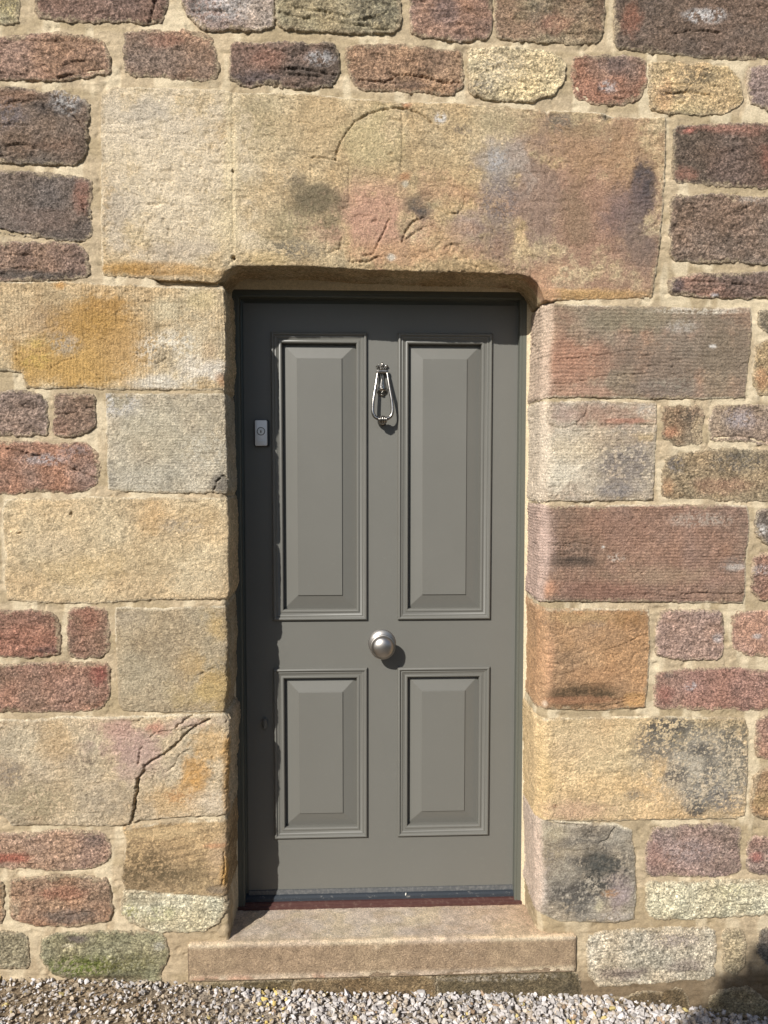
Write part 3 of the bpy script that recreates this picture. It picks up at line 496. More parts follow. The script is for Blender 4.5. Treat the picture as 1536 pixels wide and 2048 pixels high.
RIGHT = [
 dict(p=[('c',608),(1100,607),(1180,611),(1300,613),(1400,616),(1500,615),(1503,640),(1500,700),(1490,795),(1400,799),(1310,798),(1200,796),('c',794)], b=C(164,134,108), a=C(150,132,106), tool=('h',.0105,.0008),
   bl=[(1370,700,190,120,C(140,126,106),.85),(1230,640,90,40,C(146,134,110),.8),(1085,660,24,60,C(206,182,146),.7),(1150,720,90,50,C(186,136,104),.75),(1120,640,40,24,C(160,124,98),.6),(1280,640,120,40,C(146,134,104),.6),(1300,720,100,40,C(134,114,94),.6),(1440,700,70,80,C(132,116,92),.6),(1300,780,110,20,C(126,114,102),.5),(1360,655,40,16,C(196,188,172),.5,'p'),(1425,693,12,7,C(226,220,206),.95),(1410,622,110,8,C(222,212,186),.7,'p'),(1180,785,90,14,C(196,152,122),.6),(1350,770,60,16,C(158,150,128),.5,'p'),(1470,640,30,16,C(104,96,82),.4,'p')],
   cr=[([(1080,740),(1100,722),(1140,718),(1180,712),(1220,708),(1270,700)],.0018,.004),([(1100,768),(1150,764),(1200,752),(1290,748)],.0018,.004),([(1220,712),(1300,712)],.0015,.003),([(1290,736),(1330,724),(1360,720)],.0015,.003),([(1082,690),(1086,688)],.003,.006),([(1066,693),(1067,695)],.003,.008)]),
 dict(p=[('c',806),(1100,804),(1200,802),(1312,806),(1313,850),(1310,900),(1306,1000),(1180,1003),('c',1000)], b=C(196,178,146), a=C(182,164,138), tool=('h',.009,.0006),
   bl=[(1130,930,80,80,C(218,206,176),.7),(1250,930,80,90,C(146,136,122),.8,'p'),(1085,930,36,60,C(216,202,172),.7),(1110,960,40,40,C(218,208,180),.5),(1250,930,60,50,C(138,128,116),.7,'p'),(1240,980,60,16,C(134,128,122),.7),(1230,880,70,16,C(172,150,120),.5),(1200,830,90,24,C(168,134,110),.8),(1130,826,30,22,C(178,154,134),.8),(1260,842,60,5,C(186,128,100),.7),(1290,820,20,14,C(196,188,172),.5,'p'),(1160,900,60,26,C(210,190,150),.5),(1290,875,24,10,C(210,180,120),.5),(1070,820,14,40,C(206,158,120),.5)],
   cr=[([(1150,850),(1230,850),(1312,849)],.0016,.005),([(1175,808),(1172,828),(1158,840),(1152,850)],.0022,.005),([(1090,808),(1086,830),(1094,850),(1120,858),(1150,850)],.004,.004)]),
 dict(p=[('c',1012),(1200,1011),(1400,1009),(1495,1011),(1498,1060),(1491,1120),(1490,1185),(1485,1206),(1380,1205),(1250,1204),('c',1200)], b=C(152,120,98), a=C(142,116,94), tool=('h',.0088,.0010),
   bl=[(1080,1080,30,80,C(196,168,150),.7),(1090,1180,30,20,C(216,158,116),.7),(1150,1120,50,16,C(84,72,60),.85),(1130,1095,50,14,C(104,88,72),.7,'p'),(1120,1040,40,30,C(134,110,90),.5),(1240,1060,100,40,C(156,118,94),.6),(1400,1040,80,16,C(196,184,164),.5,'p'),(1460,1130,40,24,C(132,122,110),.6,'p'),(1470,1135,30,10,C(210,200,184),.6,'p'),(1200,1180,120,20,C(144,104,84),.6),(1330,1150,110,24,C(168,142,112),.6),(1230,1115,20,8,C(214,200,180),.7,'p'),(1205,1094,4,4,C(236,230,216),.9)],
   cr=[([(1360,1188),(1400,1186),(1440,1188),(1485,1187)],.0022,.006),([(1380,1200),(1330,1190),(1260,1188)],.0018,.004),([(1140,1205),(1200,1200),(1260,1188)],.0015,.003),([(1100,1090),(1150,1084),(1190,1092),(1260,1112)],.002,.004),([(1400,1115),(1490,1110)],.0018,.003)]),
 dict(p=[('c',1210),(1120,1219),(1220,1217),(1298,1219),(1300,1290),(1295,1370),(1290,1415),(1200,1421),(1080,1418),('c',1408)], b=C(184,144,98), a=C(170,134,94),
   bl=[(1170,1390,80,26,C(88,72,50),.9,'p'),(1060,1300,20,100,C(170,124,82),.6),(1085,1320,24,70,C(212,162,116),.7),(1180,1235,80,18,C(192,160,104),.6),(1190,1248,24,10,C(150,130,108),.6,'p'),(1260,1235,50,24,C(168,124,70),.6),(1230,1290,60,24,C(160,124,84),.5),(1170,1388,70,24,C(92,74,50),.85),(1120,1400,30,10,C(80,64,46),.6),(1200,1345,80,30,C(176,132,88),.5),(1270,1400,30,16,C(206,158,88),.7),(1150,1400,110,8,C(196,140,96),.5),(1082,1245,8,6,C(120,112,100),.8,'p'),(1083,1408,9,8,C(226,206,176),.9),(1180,1260,60,40,C(178,146,108),.4)],
   cr=[([(1210,1298),(1245,1288),(1270,1276),(1296,1266)],.002,.005),([(1190,1416),(1230,1408),(1285,1390)],.002,.004),([(1150,1420),(1200,1402),(1240,1398),(1280,1388)],.0018,.003)]),
 dict(p=[('c',1426),(1090,1438),(1180,1434),(1300,1433),(1440,1434),(1490,1437),(1497,1460),(1495,1560),(1489,1630),(1470,1637),(1330,1639),(1220,1642),('c',1634)], b=C(214,186,134), a=C(204,174,124),
   bl=[(1400,1490,120,70,C(128,122,106),.9,'p'),(1440,1560,80,90,C(132,126,110),.9,'p'),(1330,1470,70,50,C(120,114,98),.85,'p'),(1080,1540,26,90,C(216,184,120),.6),(1150,1490,80,40,C(208,182,136),.5),(1400,1540,110,90,C(190,180,156),.75),(1330,1450,60,20,C(92,86,76),.85,'p'),(1300,1500,50,40,C(126,118,102),.7,'p'),(1350,1550,34,24,C(88,84,78),.85,'p'),(1400,1500,36,18,C(84,80,74),.8,'p'),(1420,1540,24,34,C(92,88,80),.7,'p'),(1400,1590,60,40,C(118,114,104),.75,'p'),(1470,1500,40,80,C(110,104,88),.75,'p'),(1390,1620,26,22,C(96,92,84),.8,'p'),(1450,1600,40,30,C(130,122,112),.6,'p'),(1270,1590,30,16,C(140,132,114),.6,'p'),(1440,1445,60,14,C(140,124,88),.6,'p'),(1150,1620,90,24,C(208,168,132),.6),(1110,1610,10,5,C(140,90,60),.5,'p')],
   cr=[([(1094,1529),(1095,1530)],.003,.004),([(1112,1609),(1114,1609)],.003,.004)]),
 dict(p=[('c',1640),(1080,1636),(1150,1644),(1230,1648),(1264,1660),(1270,1720),(1272,1800),(1268,1838),(1230,1845),(1120,1842),(1090,1830),('c',1806)], b=C(170,158,134), a=C(140,130,112),
   bl=[(1180,1750,90,80,C(92,88,80),.9,'p'),(1150,1690,90,30,C(110,104,92),.7,'p'),(1065,1730,20,90,C(212,184,160),.85),(1080,1780,20,60,C(214,196,176),.6),(1110,1665,40,24,C(192,180,146),.7),(1190,1660,60,14,C(104,96,82),.7,'p'),(1150,1700,60,18,C(184,168,136),.6,'p'),(1190,1740,60,50,C(78,76,68),.85,'p'),(1200,1725,36,24,C(84,84,76),.85),(1130,1780,44,40,C(96,90,80),.75,'p'),(1240,1790,34,40,C(168,150,144),.7),(1220,1785,20,10,C(196,144,84),.6,'p'),(1198,1811,14,16,C(204,192,154),.95),(1150,1810,40,30,C(108,104,94),.7,'p'),(1230,1830,40,12,C(206,194,176),.6,'p'),(1100,1700,40,80,C(180,160,120),.3,'p'),(1130,1745,36,30,C(204,192,164),.5,'p')],
   cr=[([(1200,1684),(1215,1678),(1228,1655)],.003,.007),([(1070,1642),(1080,1636),(1110,1646),(1170,1650)],.003,.006),([(1090,1690),(1130,1700),(1200,1700),(1215,1680)],.002,.003),([(1055,1660),(1064,1680),(1074,1688)],.005,.012)]),
]
for i, s in enumerate(RIGHT):
    V_, F_, K_ = stone_patch('R', RP(s['p']), 'ash', s['b'], s['a'], s['bl'], s['cr'], r=(.042, .040, .042, .048, .044, .040)[i], seed=70+i, tool=s.get('tool'), prot=.005,
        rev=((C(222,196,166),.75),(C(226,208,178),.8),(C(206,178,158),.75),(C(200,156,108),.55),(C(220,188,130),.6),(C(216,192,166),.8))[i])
    make_mesh('jamb_stone', V_, F_, M_ASH, wall, K_)['label'] = ['pinkish brown tooled jamb stone under the lintel','cream jamb stone with grey weathering and a split top','long red brown jamb stone with dark smudge','orange brown jamb stone','long cream jamb stone with black lichen on its right half','black and white lichened jamb stone'][i]

# ---- lintel, with its worn carving
lo = [(203,190),(225,175),(300,176),(400,178),(440,180),(466,188),(560,186),(620,190),(740,200),(800,205),(880,205),(1000,212),(1080,220),(1180,225),(1210,228),(1225,235),(1330,235),(1332,300),(1325,420),(1318,500),(1310,560),(1305,601)]
pol = [XZ(*p) for p in (dens(lo[:-1]+[lo[-1]])[:-60] if False else sum([[(a[0]+(b[0]-a[0])*k/12, a[1]+(b[1]-a[1])*k/12) for k in range(12)] for a, b in zip(lo[:-1], lo[1:])], [])+[lo[-1]])]
pol = [(z-float(zc_soff(x)), x) for x, z in pol]
xs = [XZ(p, 600)[0] for p in (1305, 1200, 1110, 1086, 1070, 900, 700, 500, 460, 445, 300, 204)]
for k, x in enumerate(xs):
    inside = 1 <= k <= 10
    pol.append((-0.30 if 2 < k < 10 else -0.001, x) if inside else (0.0, x))
carve = [
 ([(672,312),(680,290),(695,262),(712,243),(735,230),(760,222),(785,218),(815,219),(840,228),(862,245)],.0030,.0045),
 ([(622,315),(645,317),(672,321)],.0026,.0035),([(623,316),(623,368)],.003,.0016),([(699,335),(698,408)],.003,.0020),([(672,320),(676,311)],.003,.003),
 ([(806,212),(804,300),(803,345)],.006,.0022),([(683,478),(680,498),(662,505),(650,508)],.003,.0032),
 ([(777,440),(770,462),(757,485),(746,508),(728,512)],.0035,.0040),([(690,418),(677,424)],.003,.002),
 ([(848,435),(826,445),(812,464),(803,484)],.0035,.0042),([(803,484),(825,470),(842,458)],.0028,.0032),
 ([(929,395),(928,415),(914,428),(890,430)],.0030,.0028),([(889,500),(890,494),(905,490),(925,491)],.0028,.0035),
 ([(697,524),(735,524),(752,516),(772,512)],.0022,.0040),([(800,514),(835,515)],.0020,.0030),([(650,501),(700,497)],.0018,.0015),
 ([(868,392),(858,402),(868,416),(888,424)],.003,.0022),([(900,372),(918,378),(928,394)],.003,.0020),([(842,458),(862,452),(880,462),(884,482),(868,500),(842,506)],.003,.0022),([(905,490),(896,508),(908,520),(930,518)],.003,.0020),([(652,430),(656,470),(652,500)],.003,.0018),([(862,245),(884,266),(896,296)],.003,.0016),([(752,442),(746,445)],.005,.003),([(781,240),(800,243)],.005,.003),([(776,311),(784,309)],.004,.003),
 ([(466,188),(466,260),(467,330),(466,440),(468,520)],.0045,.0020),([(465,343),(466,344)],.004,.010),([(467,516),(468,517)],.0045,.012),
 ([(280,465),(320,478),(350,490)],.002,.0015),([(1212,236),(1216,244)],.004,.005)]
lb = [(1180,300,130,90,C(176,144,108),.8),(1060,380,60,110,C(150,132,116),.75),(1000,420,50,100,C(140,124,114),.7,'p'),(1230,500,90,80,C(146,120,98),.7),(330,340,190,260,C(220,202,166),.9),(330,250,150,60,C(210,194,164),.5),(462,360,16,200,C(224,204,156),.8),(450,450,30,60,C(218,198,150),.5),(300,540,130,14,C(184,138,62),.85),(240,535,50,18,C(190,146,70),.7),(420,545,60,14,C(206,166,100),.6),(330,500,120,20,C(184,168,142),.6),(240,420,40,60,C(176,164,144),.5),(300,225,60,24,C(178,168,148),.5),
 (1180,420,210,240,C(168,132,104),1.0),(1150,300,120,50,C(178,144,104),.6),(1270,330,110,80,C(176,140,98),.7),(1285,380,34,90,C(92,82,78),1.0),(1250,430,60,60,C(130,108,100),.8),(1270,470,50,70,C(124,108,94),.7),(1080,430,50,160,C(150,130,112),.6),(1000,330,60,60,C(168,156,140),.85),(990,320,24,34,C(178,174,168),.7,'p'),(1000,400,40,60,C(130,118,110),.7,'p'),(1150,440,40,70,C(140,116,86),.6),(930,455,50,40,C(160,140,132),.7),(1000,480,60,60,C(140,116,98),.6),
 (740,440,110,80,C(194,150,120),.95),(660,470,60,30,C(186,146,116),.6),(800,510,140,24,C(196,152,108),.7),(900,470,50,40,C(190,150,108),.5),(630,400,60,40,C(120,108,80),1.0),(660,430,40,60,C(130,116,84),.7,'p'),(560,480,50,40,C(130,118,84),.6,'p'),(600,500,70,24,C(128,120,100),.7,'p'),(520,520,60,16,C(208,180,120),.6),(580,440,60,30,C(150,138,98),.5,'p'),(840,412,30,26,C(92,84,76),1.0),(870,405,20,14,C(190,176,130),.6),(880,238,14,14,C(220,216,206),.9,'p'),(925,262,22,12,C(112,102,88),.7,'p'),(870,350,70,60,C(184,158,112),.6),(620,250,120,60,C(196,170,122),.6),(520,240,60,60,C(166,150,108),.5,'p'),(740,280,60,70,C(188,172,120),.6),(1120,245,40,24,C(104,98,88),.7,'p'),(1180,260,60,24,C(150,128,90),.6),(1000,250,80,24,C(176,158,116),.6),(1100,545,60,30,C(192,148,108),.5),(1150,590,150,12,C(206,164,96),.8),(1080,590,30,50,C(208,160,120),.7),(812,212,12,8,C(190,128,84),.7),(810,355,12,10,C(196,128,76),.7),(811,369,7,7,C(216,204,176),1),(782,515,9,8,C(216,204,180),1),(900,380,60,40,C(186,136,104),.4),(810,400,14,130,C(150,132,96),.3),(1210,235,14,14,C(96,92,84),.7,'p')]
V_, F_, K_ = stone_patch('S', pol, 'ash', C(198,176,132), C(188,162,116), lb, carve, r=.006, seed=81, prot=.006, step=.0025)
make_mesh('lintel', V_, F_, M_ASH, wall, K_)['label'] = 'huge one piece sandstone lintel with a worn carved arch and date'

# ---- mortar behind and between
HOL = [('F', np.array(FP(q[0]))) for q in RUB]+[('L', np.array(LP(q['p']))) for q in LEFT]+[('R', np.array(RP(q['p']))) for q in RIGHT]+[('S', np.array(pol))]
def mortar_sheet(side, ua, ub, va, vb, step, r=0.01, extra=None):
    us = np.arange(ua, ub+step/2, step); vs = np.arange(va, vb+step/2, step)
    U, Vv = np.meshgrid(us, vs, indexing='ij')
    if side == 'F': X, Z = U, Vv
    elif side == 'L': X, Z = xc_left(Vv)-U, Vv
    elif side == 'R': X, Z = xc_right(Vv)+U, Vv
    h = -0.0012+fbm(X, 0.3*Z, Z, 9, 3)*0.0022+fbm(X, 4.4, Z, 55, 3, 0.6)*0.0016+fbm(X, 8.8, Z, 170, 2, 0.7)*0.0007
    h = h+fbm(X*.35, 6.6, Z*2.2, 60, 3)*.0022-.0035*sst(.38, .5, fbm(X, 9.1, Z, 48, 3))
    if side in 'LR':  # the reveal: mortar keeps behind the stones
        h = h-0.006*(1-sst(-0.03, 0.03, U))
    inn = np.full(U.shape, -1.0)
    for sd_, pg in HOL:
        if sd_ == 'F': A, B = X, Z
        elif sd_ == 'S': A, B = Z-zc_soff(X), X
        elif sd_ == side: A, B = U, Vv
        else: continue
        mk_ = (A > pg[:, 0].min()) & (A < pg[:, 0].max()) & (B > pg[:, 1].min()) & (B < pg[:, 1].max())
        if mk_.any(): inn[mk_] = np.maximum(inn[mk_], -sdf(A[mk_], B[mk_], pg))
    h = h-.016*sst(.010, .017, inn)
    lowl = (1-sst(0.16, 0.26, Z))
    c = MORT*(1+0.22*fbm(X, 3.3, Z, 7, 4, 0.6)+0.16*fbm(X, 1.3, Z, 60, 4, .7)+.30*sst(.45, .6, fbm(X, 21.3, Z, 140, 2)))[..., None]
    k = (sst(0.05, 0.35, fbm(X, 14.1, Z, 6, 4))*0.6)[..., None]; c = c*(1-k)+C(158,140,104)*k
    k = (sst(0.08, 0.35, fbm(X*.45, 44.1, Z*2.4, 9, 3))*0.6)[..., None]; c = c*(1-k)+C(156,138,100)*k
    k = (sst(0.08, 0.35, fbm(X*2.2, 54.1, Z*.6, 9, 3))*0.6)[..., None]; c = c*(1-k)+C(212,196,158)*k
    k = (lowl*0.35*(0.6+fbm(X, 5.5, Z, 12, 3)))[..., None]; k = np.clip(k, 0, 1); c = c*(1-k)+C(150,128,92)*k
    k = ((1-sst(0.0, 0.05, Z+fbm(X, 2.2, Z, 20, 3)*0.03))*0.8)[..., None]; c = c*(1-k)+C(104,86,60)*k
    k = (sst(2.75, 2.95, Z+fbm(X, 7, Z, 8, 3)*0.1)*0.35)[..., None]; c = c*(1-k)+C(150,132,92)*k
    Vt = fold(side, U, Vv, h, r) if side != 'F' else np.stack([X, -h, Z], -1)
    F = grid_faces(len(us), len(vs))
    if side == 'L': F = F[:, ::-1]
    return Vt.reshape(-1, 3), F, c.reshape(-1, 3)
ZM = 2.30
ms = [mortar_sheet('L', -0.20, 1.15, -0.30, ZM, 0.0045, 0.020), mortar_sheet('R', -0.20, 1.15, -0.30, ZM, 0.0045, 0.052),
      mortar_sheet('F', -1.25, 1.25, ZM, 3.12, 0.0045)]
# coarser sheets beyond the picture
ms += [mortar_sheet('F', -2.45, -1.24, -0.30, 3.75, 0.02), mortar_sheet('F', 1.24, 2.55, -0.30, 3.75, 0.02), mortar_sheet('F', -1.26, 1.26, 3.11, 3.75, 0.02)]
V_, F_, K_ = joinparts(ms)
make_mesh('mortar', V_, F_, M_MOR, wall, K_)

# ---- core of the wall behind the facing, so that it has thickness
def boxes(lst):
    V = []; F = []
    for (x0, x1, y0, y1, z0, z1) in lst:
        n = len(V)
        V += [(x0,y0,z0),(x1,y0,z0),(x1,y1,z0),(x0,y1,z0),(x0,y0,z1),(x1,y0,z1),(x1,y1,z1),(x0,y1,z1)]
        F += [(n,n+3,n+2,n+1),(n+4,n+5,n+6,n+7),(n,n+1,n+5,n+4),(n+1,n+2,n+6,n+5),(n+2,n+3,n+7,n+6),(n+3,n,n+4,n+7)]
    return V, F
V_, F_ = boxes([(-2.45,-.50,.03,.50,-.3,3.75),(.55,2.55,.03,.50,-.3,3.75),(-.50,.55,.03,.50,2.22,3.75),(-.50,.55,.30,.50,-.3,2.22)])
make_mesh('wall_core', V_, F_, M_MOR, wall, np.ones((len(V_), 3))*MORT, smooth=False)

# ------------------------------------------------------------------ door
YF, YL = 0.180, 0.210       # faces of frame and of leaf
FX0, FX1, FZ0, FZ1 = -.4553, .4553, .158, 2.108
def px_rect(a, b, c, d, y):
    a = P(*a, y); b = P(*b, y); c = P(*c, y); d = P(*d, y)   # tl tr br bl
    return ((a[0]+d[0])/2, (b[0]+c[0])/2, (c[2]+d[2])/2, (a[2]+b[2])/2)
LX0, LX1, LZ0, LZ1 = px_rect((487,606),(1037,612),(1027,1770),(496,1779), YL)
RECTS = [px_rect((541,663),(733,665),(735,1239),(547,1241), YL), px_rect((794,667),(985,668),(979,1238),(795,1239), YL),
         px_rect((547,1337),(736,1334),(735,1673),(549,1677), YL), px_rect((795,1334),(980,1332),(977,1668),(795,1671), YL)]
# keep rows and columns of panels aligned
def avg(*v): return sum(v)/len(v)
xa, xb = avg(RECTS[0][0], RECTS[2][0]), avg(RECTS[0][1], RECTS[2][1]); xc_, xd = avg(RECTS[1][0], RECTS[3][0]), avg(RECTS[1][1], RECTS[3][1])
za, zb = avg(RECTS[0][2], RECTS[1][2]), avg(RECTS[0][3], RECTS[1][3]); zc_, zd = avg(RECTS[2][2], RECTS[3][2]), avg(RECTS[2][3], RECTS[3][3])
RECTS = [(xa, xb, za, zb), (xc_, xd, za, zb), (xa, xb, zc_, zd), (xc_, xd, zc_, zd)]

door = empty('front_door', (0, YL, FZ0))
tag(door, 'grey painted four panel wooden door with pewter ring knocker and round nickel knob', 'door')
D0 = np.array([0, YL, FZ0])
def dmesh(name, V, F, mat, parent=door, smooth=False):
    V = np.asarray(V, float)-D0
    o = make_mesh(name, V, F, mat, None, None, smooth); o.parent = parent; return o
def smooth_by_angle(o, ang=35):
    me = o.data
    me.polygons.foreach_set('use_smooth', np.ones(len(me.polygons), bool))
    try: me.set_sharp_from_angle(angle=math.radians(ang))
    except Exception: pass

# leaf: a slab with four openings
xs_ = [LX0, xa+.012, xb-.012, xc_+.012, xd-.012, LX1]; zs_ = [LZ0, zc_+.012, zd-.012, za+.012, zb-.012, LZ1]
def slab(xs_, zs_, holes, yf, yb, skip=lambda i, j: False):
    V = []; F = []; idx = {}
    def vid(i, j, k):
        if (i, j, k) not in idx: idx[(i, j, k)] = len(V); V.append((xs_[i], yf if k == 0 else yb, zs_[j]))
        return idx[(i, j, k)]
    nx, nz = len(xs_)-1, len(zs_)-1
    solid = lambda i, j: 0 <= i < nx and 0 <= j < nz and (i, j) not in holes
    for i in range(nx):
        for j in range(nz):
            if not solid(i, j): continue
            F.append((vid(i,j,0), vid(i+1,j,0), vid(i+1,j+1,0), vid(i,j+1,0)))
            F.append((vid(i,j,1), vid(i,j+1,1), vid(i+1,j+1,1), vid(i+1,j,1)))
            if not solid(i-1, j): F.append((vid(i,j,0), vid(i,j+1,0), vid(i,j+1,1), vid(i,j,1)))
            if not solid(i+1, j): F.append((vid(i+1,j,0), vid(i+1,j,1), vid(i+1,j+1,1), vid(i+1,j+1,0)))
            if not solid(i, j-1): F.append((vid(i,j,0), vid(i,j,1), vid(i+1,j,1), vid(i+1,j,0)))
            if not solid(i, j+1): F.append((vid(i,j+1,0), vid(i+1,j+1,0), vid(i+1,j+1,1), vid(i,j+1,1)))
    return V, F
HO = {(1, 1), (3, 1), (1, 3), (3, 3)}
V_, F_ = slab(xs_, zs_, HO, YL, YL+.044)
leaf = dmesh('door_leaf', V_, F_, M_PAINTH)
def rings(x0, x1, z0, z1, prof, yface, cap=False):
    V = []; F = []
    for t, h in prof:
        V += [(x0+t, yface-h, z0+t), (x1-t, yface-h, z0+t), (x1-t, yface-h, z1-t), (x0+t, yface-h, z1-t)]
    for k in range(len(prof)-1):
        for a in range(4):
            b = (a+1) % 4; F.append((4*k+a, 4*k+b, 4*k+4+b, 4*k+4+a))
    if cap: n = 4*(len(prof)-1); F.append((n, n+1, n+2, n+3))
    return V, F
MOULD = [(-.0010,-.003),(0,.0022)]
for k in range(9):
    a = math.pi*k/8*0.88; MOULD.append((.0055-.0055*math.cos(a), .0030+.0085*math.sin(a)))
MOULD += [(.0125,.0052),(.0150,.0060)]
for k in range(6):
    q = k/5; MOULD.append((.0150+.010*q, .0062-.0044*math.sin(q*math.pi/2)))
MOULD += [(.0255,.0036),(.0275,.0046),(.0300,.0046),(.0320,.0034),(.0335,.0010),(.0345,-.0040),(.0345,-.0170)]
T0 = .0340
PANEL = [(T0-.004,-.0165),(T0+.0005,-.0160),(T0+.045,-.0030),(T0+.0453,-.0004),(T0+.0462,.0002)]
for (x0, x1, z0, z1) in RECTS:
    V_, F_ = rings(x0, x1, z0, z1, PANEL, YL, True)
    p = dmesh('raised_panel', V_, F_, M_PAINT)
    V_, F_ = rings(x0, x1, z0, z1, MOULD, YL)
    m_ = dmesh('panel_moulding', V_, F_, M_PAINT, p); smooth_by_angle(m_, 38)
# frame: two posts and a head, swept as one
def ushape(prof, x0, x1, z0, z1):
    """prof: (inset from outer edge, y). open at the bottom"""
    V = []; F = []
    for t, y in prof: V += [(x0+t, y, z0), (x0+t, y, z1-t), (x1-t, y, z1-t), (x1-t, y, z0)]
    for k in range(len(prof)-1):
        for a in range(3): F.append((4*k+a, 4*k+4+a, 4*k+5+a, 4*k+1+a))
    for side in ((0, 1), ):
        F.append(tuple(4*k for k in range(len(prof)))[::-1]); F.append(tuple(4*k+3 for k in range(len(prof))))
    return V, F
fin = avg(LX0-FX0, FX1-LX1)
fr = [(0, YF+.09), (0, YF+.0008), (.0008, YF), (fin-.0125, YF), (fin-.0115, YF+.0012), (fin-.0105, YF+.0012), (fin-.0095, YF+.0002), (fin-.0040, YF+.0002), (fin-.0028, YF+.0014), (fin-.0028, YF+.034), (fin+.012, YF+.034+.004), (fin+.012, YF+.09)]
V_, F_ = ushape(fr, FX0, FX1, FZ0+.006, FZ1)
dmesh('door_frame', V_, F_, M_FRAMEP)
# sealing strip along the foot of the leaf, water bar, red hardwood sill
V_, F_ = boxes([(LX0+.001, LX1-.001, YL-.004, YL+.03, LZ0-.0225, LZ0-.0005)]); dmesh('bottom_seal', V_, F_, M_BAR)
def sweepx(prof, x0, x1):
    n = len(prof); V = [(x0, y, z) for y, z in prof]+[(x1, y, z) for y, z in prof]
    F = [(i, n+i, n+(i+1) % n, (i+1) % n) for i in range(n)]+[tuple(range(n)), tuple(range(2*n-1, n-1, -1))]
    return V, F
zb_ = FZ0
V_, F_ = sweepx([(YF+.012, zb_+.012), (YF+.012, zb_+.024), (YF+.019, zb_+.028), (YF+.045, zb_+.034), (YF+.07, zb_+.034), (YF+.07, zb_+.004)][::-1], FX0+fin-.004, FX1-fin+.004)
dmesh('water_bar', V_, F_, M_RUBBER)
V_, F_ = sweepx([(YF-.006, zb_-.006), (YF-.006, zb_+.005), (YF-.001, zb_+.0075), (YF+.0005, zb_+.0078), (YF+.001, zb_+.012), (YF+.005, zb_+.014), (YF+.09, zb_+.018), (YF+.09, zb_-.006)][::-1], FX0-.001, FX1+.001)
dmesh('door_sill', V_, F_, M_REDW)

# --- lathe and tube tools
def lathe(prof, cx, cz, y0, n=40):
    """prof: (radius, protrusion towards the viewer)"""
    V = []; F = []
    for r_, h_ in prof:
        for k in range(n):
            a = 2*math.pi*k/n; V.append((cx+r_*math.cos(a), y0-h_, cz+r_*math.sin(a)))
    for j in range(len(prof)-1):
        for k in range(n):
            F.append((j*n+k, j*n+(k+1) % n, (j+1)*n+(k+1) % n, (j+1)*n+k))
    F.append(tuple(range((len(prof)-1)*n, len(prof)*n)))
    return V, F
def tube(pts, rad, n=12, closed=False):
    pts = [Vector(p) for p in pts]; V = []; F = []; m = len(pts)
    up = Vector((0, -1, 0))
    for i, p in enumerate(pts):
        a = pts[(i-1) % m] if closed or i > 0 else pts[i]; b = pts[(i+1) % m] if closed or i < m-1 else pts[i]
        t = (b-a).normalized(); s = t.cross(up)
        if s.length < 1e-4: s = Vector((1, 0, 0))
        s.normalize(); q = s.cross(t).normalized()
        r_ = rad[i] if hasattr(rad, '__len__') else rad
        for k in range(n):
            an = 2*math.pi*k/n; V.append(tuple(p+s*(r_*math.cos(an))+q*(r_*math.sin(an))))
    for i in range(m if closed else m-1):
        j = (i+1) % m
        for k in range(n): F.append((i*n+k, i*n+(k+1) % n, j*n+(k+1) % n, j*n+k))
    if not closed:
        F.append(tuple(range(n-1, -1, -1))); F.append(tuple(range((m-1)*n, m*n)))
    return V, F
def ell(cx, cy, cz, rx, ry, rz, n=16, m=10):
    V = []; F = []
    for j in range(m+1):
        b = math.pi*j/m
        for k in range(n):
            a = 2*math.pi*k/n; V.append((cx+rx*math.sin(b)*math.cos(a), cy+ry*math.sin(b)*math.sin(a), cz+rz*math.cos(b)))
    for j in range(m):
        for k in range(n): F.append((j*n+k, (j+1)*n+k, (j+1)*n+(k+1) % n, j*n+(k+1) % n))
    return V, F
def cat(*vf):
    V = []; F = []
    for v, f in vf:
        n = len(V); V += list(v); F += [tuple(i+n for i in q) for q in f]
    return V, F
def spline(pts, n=8):
    out = []; P_ = [pts[0]]+list(pts)+[pts[-1]]
    for i in range(1, len(P_)-2):
        p0, p1, p2, p3 = map(np.array, P_[i-1:i+3])
        for k in range(n):
            t = k/n; out.append(tuple(0.5*((2*p1)+(-p0+p2)*t+(2*p0-5*p1+4*p2-p3)*t*t+(-p0+3*p1-3*p2+p3)*t**3)))
    out.append(tuple(pts[-1])); return out

# knob
kc = P(764, 1286, YL)
V_, F_ = lathe([(.0440,-.001),(.0440,.0015),(.0425,.0032),(.0400,.0036),(.0360,.0048),(.0280,.0085),(.0235,.0100),(.0230,.0120),(.0210,.0128),(.0195,.016)], kc[0], kc[2], YL)
rose = None
kn0 = [(.0160,.012),(.0150,.028),(.0150,.036),(.0220,.041),(.0300,.0455),(.0345,.0500),(.0368,.0545),(.0372,.0570),(.0362,.0592),(.0340,.0600),(.0333,.0592),(.0330,.0596)]
for k in range(1, 11):
    a = math.pi/2*k/10; kn0.append((.0330*math.cos(a)+.0001, .0596+.0200*math.sin(a)))
kn = [(r_*1.06, h_) for r_, h_ in kn0]
Vk, Fk = lathe(kn, kc[0], kc[2], YL)
knob = dmesh('door_knob', Vk, Fk, M_NICK); smooth_by_angle(knob, 40)
rose = dmesh('rose_plate', V_, F_, M_NICK, knob); smooth_by_angle(rose, 30)

# knocker
s = 0.00158
def K(px, py, h=0.0):       # point over the leaf, h metres in front of it
    q = P(px, py, YL); return (q[0], YL-h, q[2])
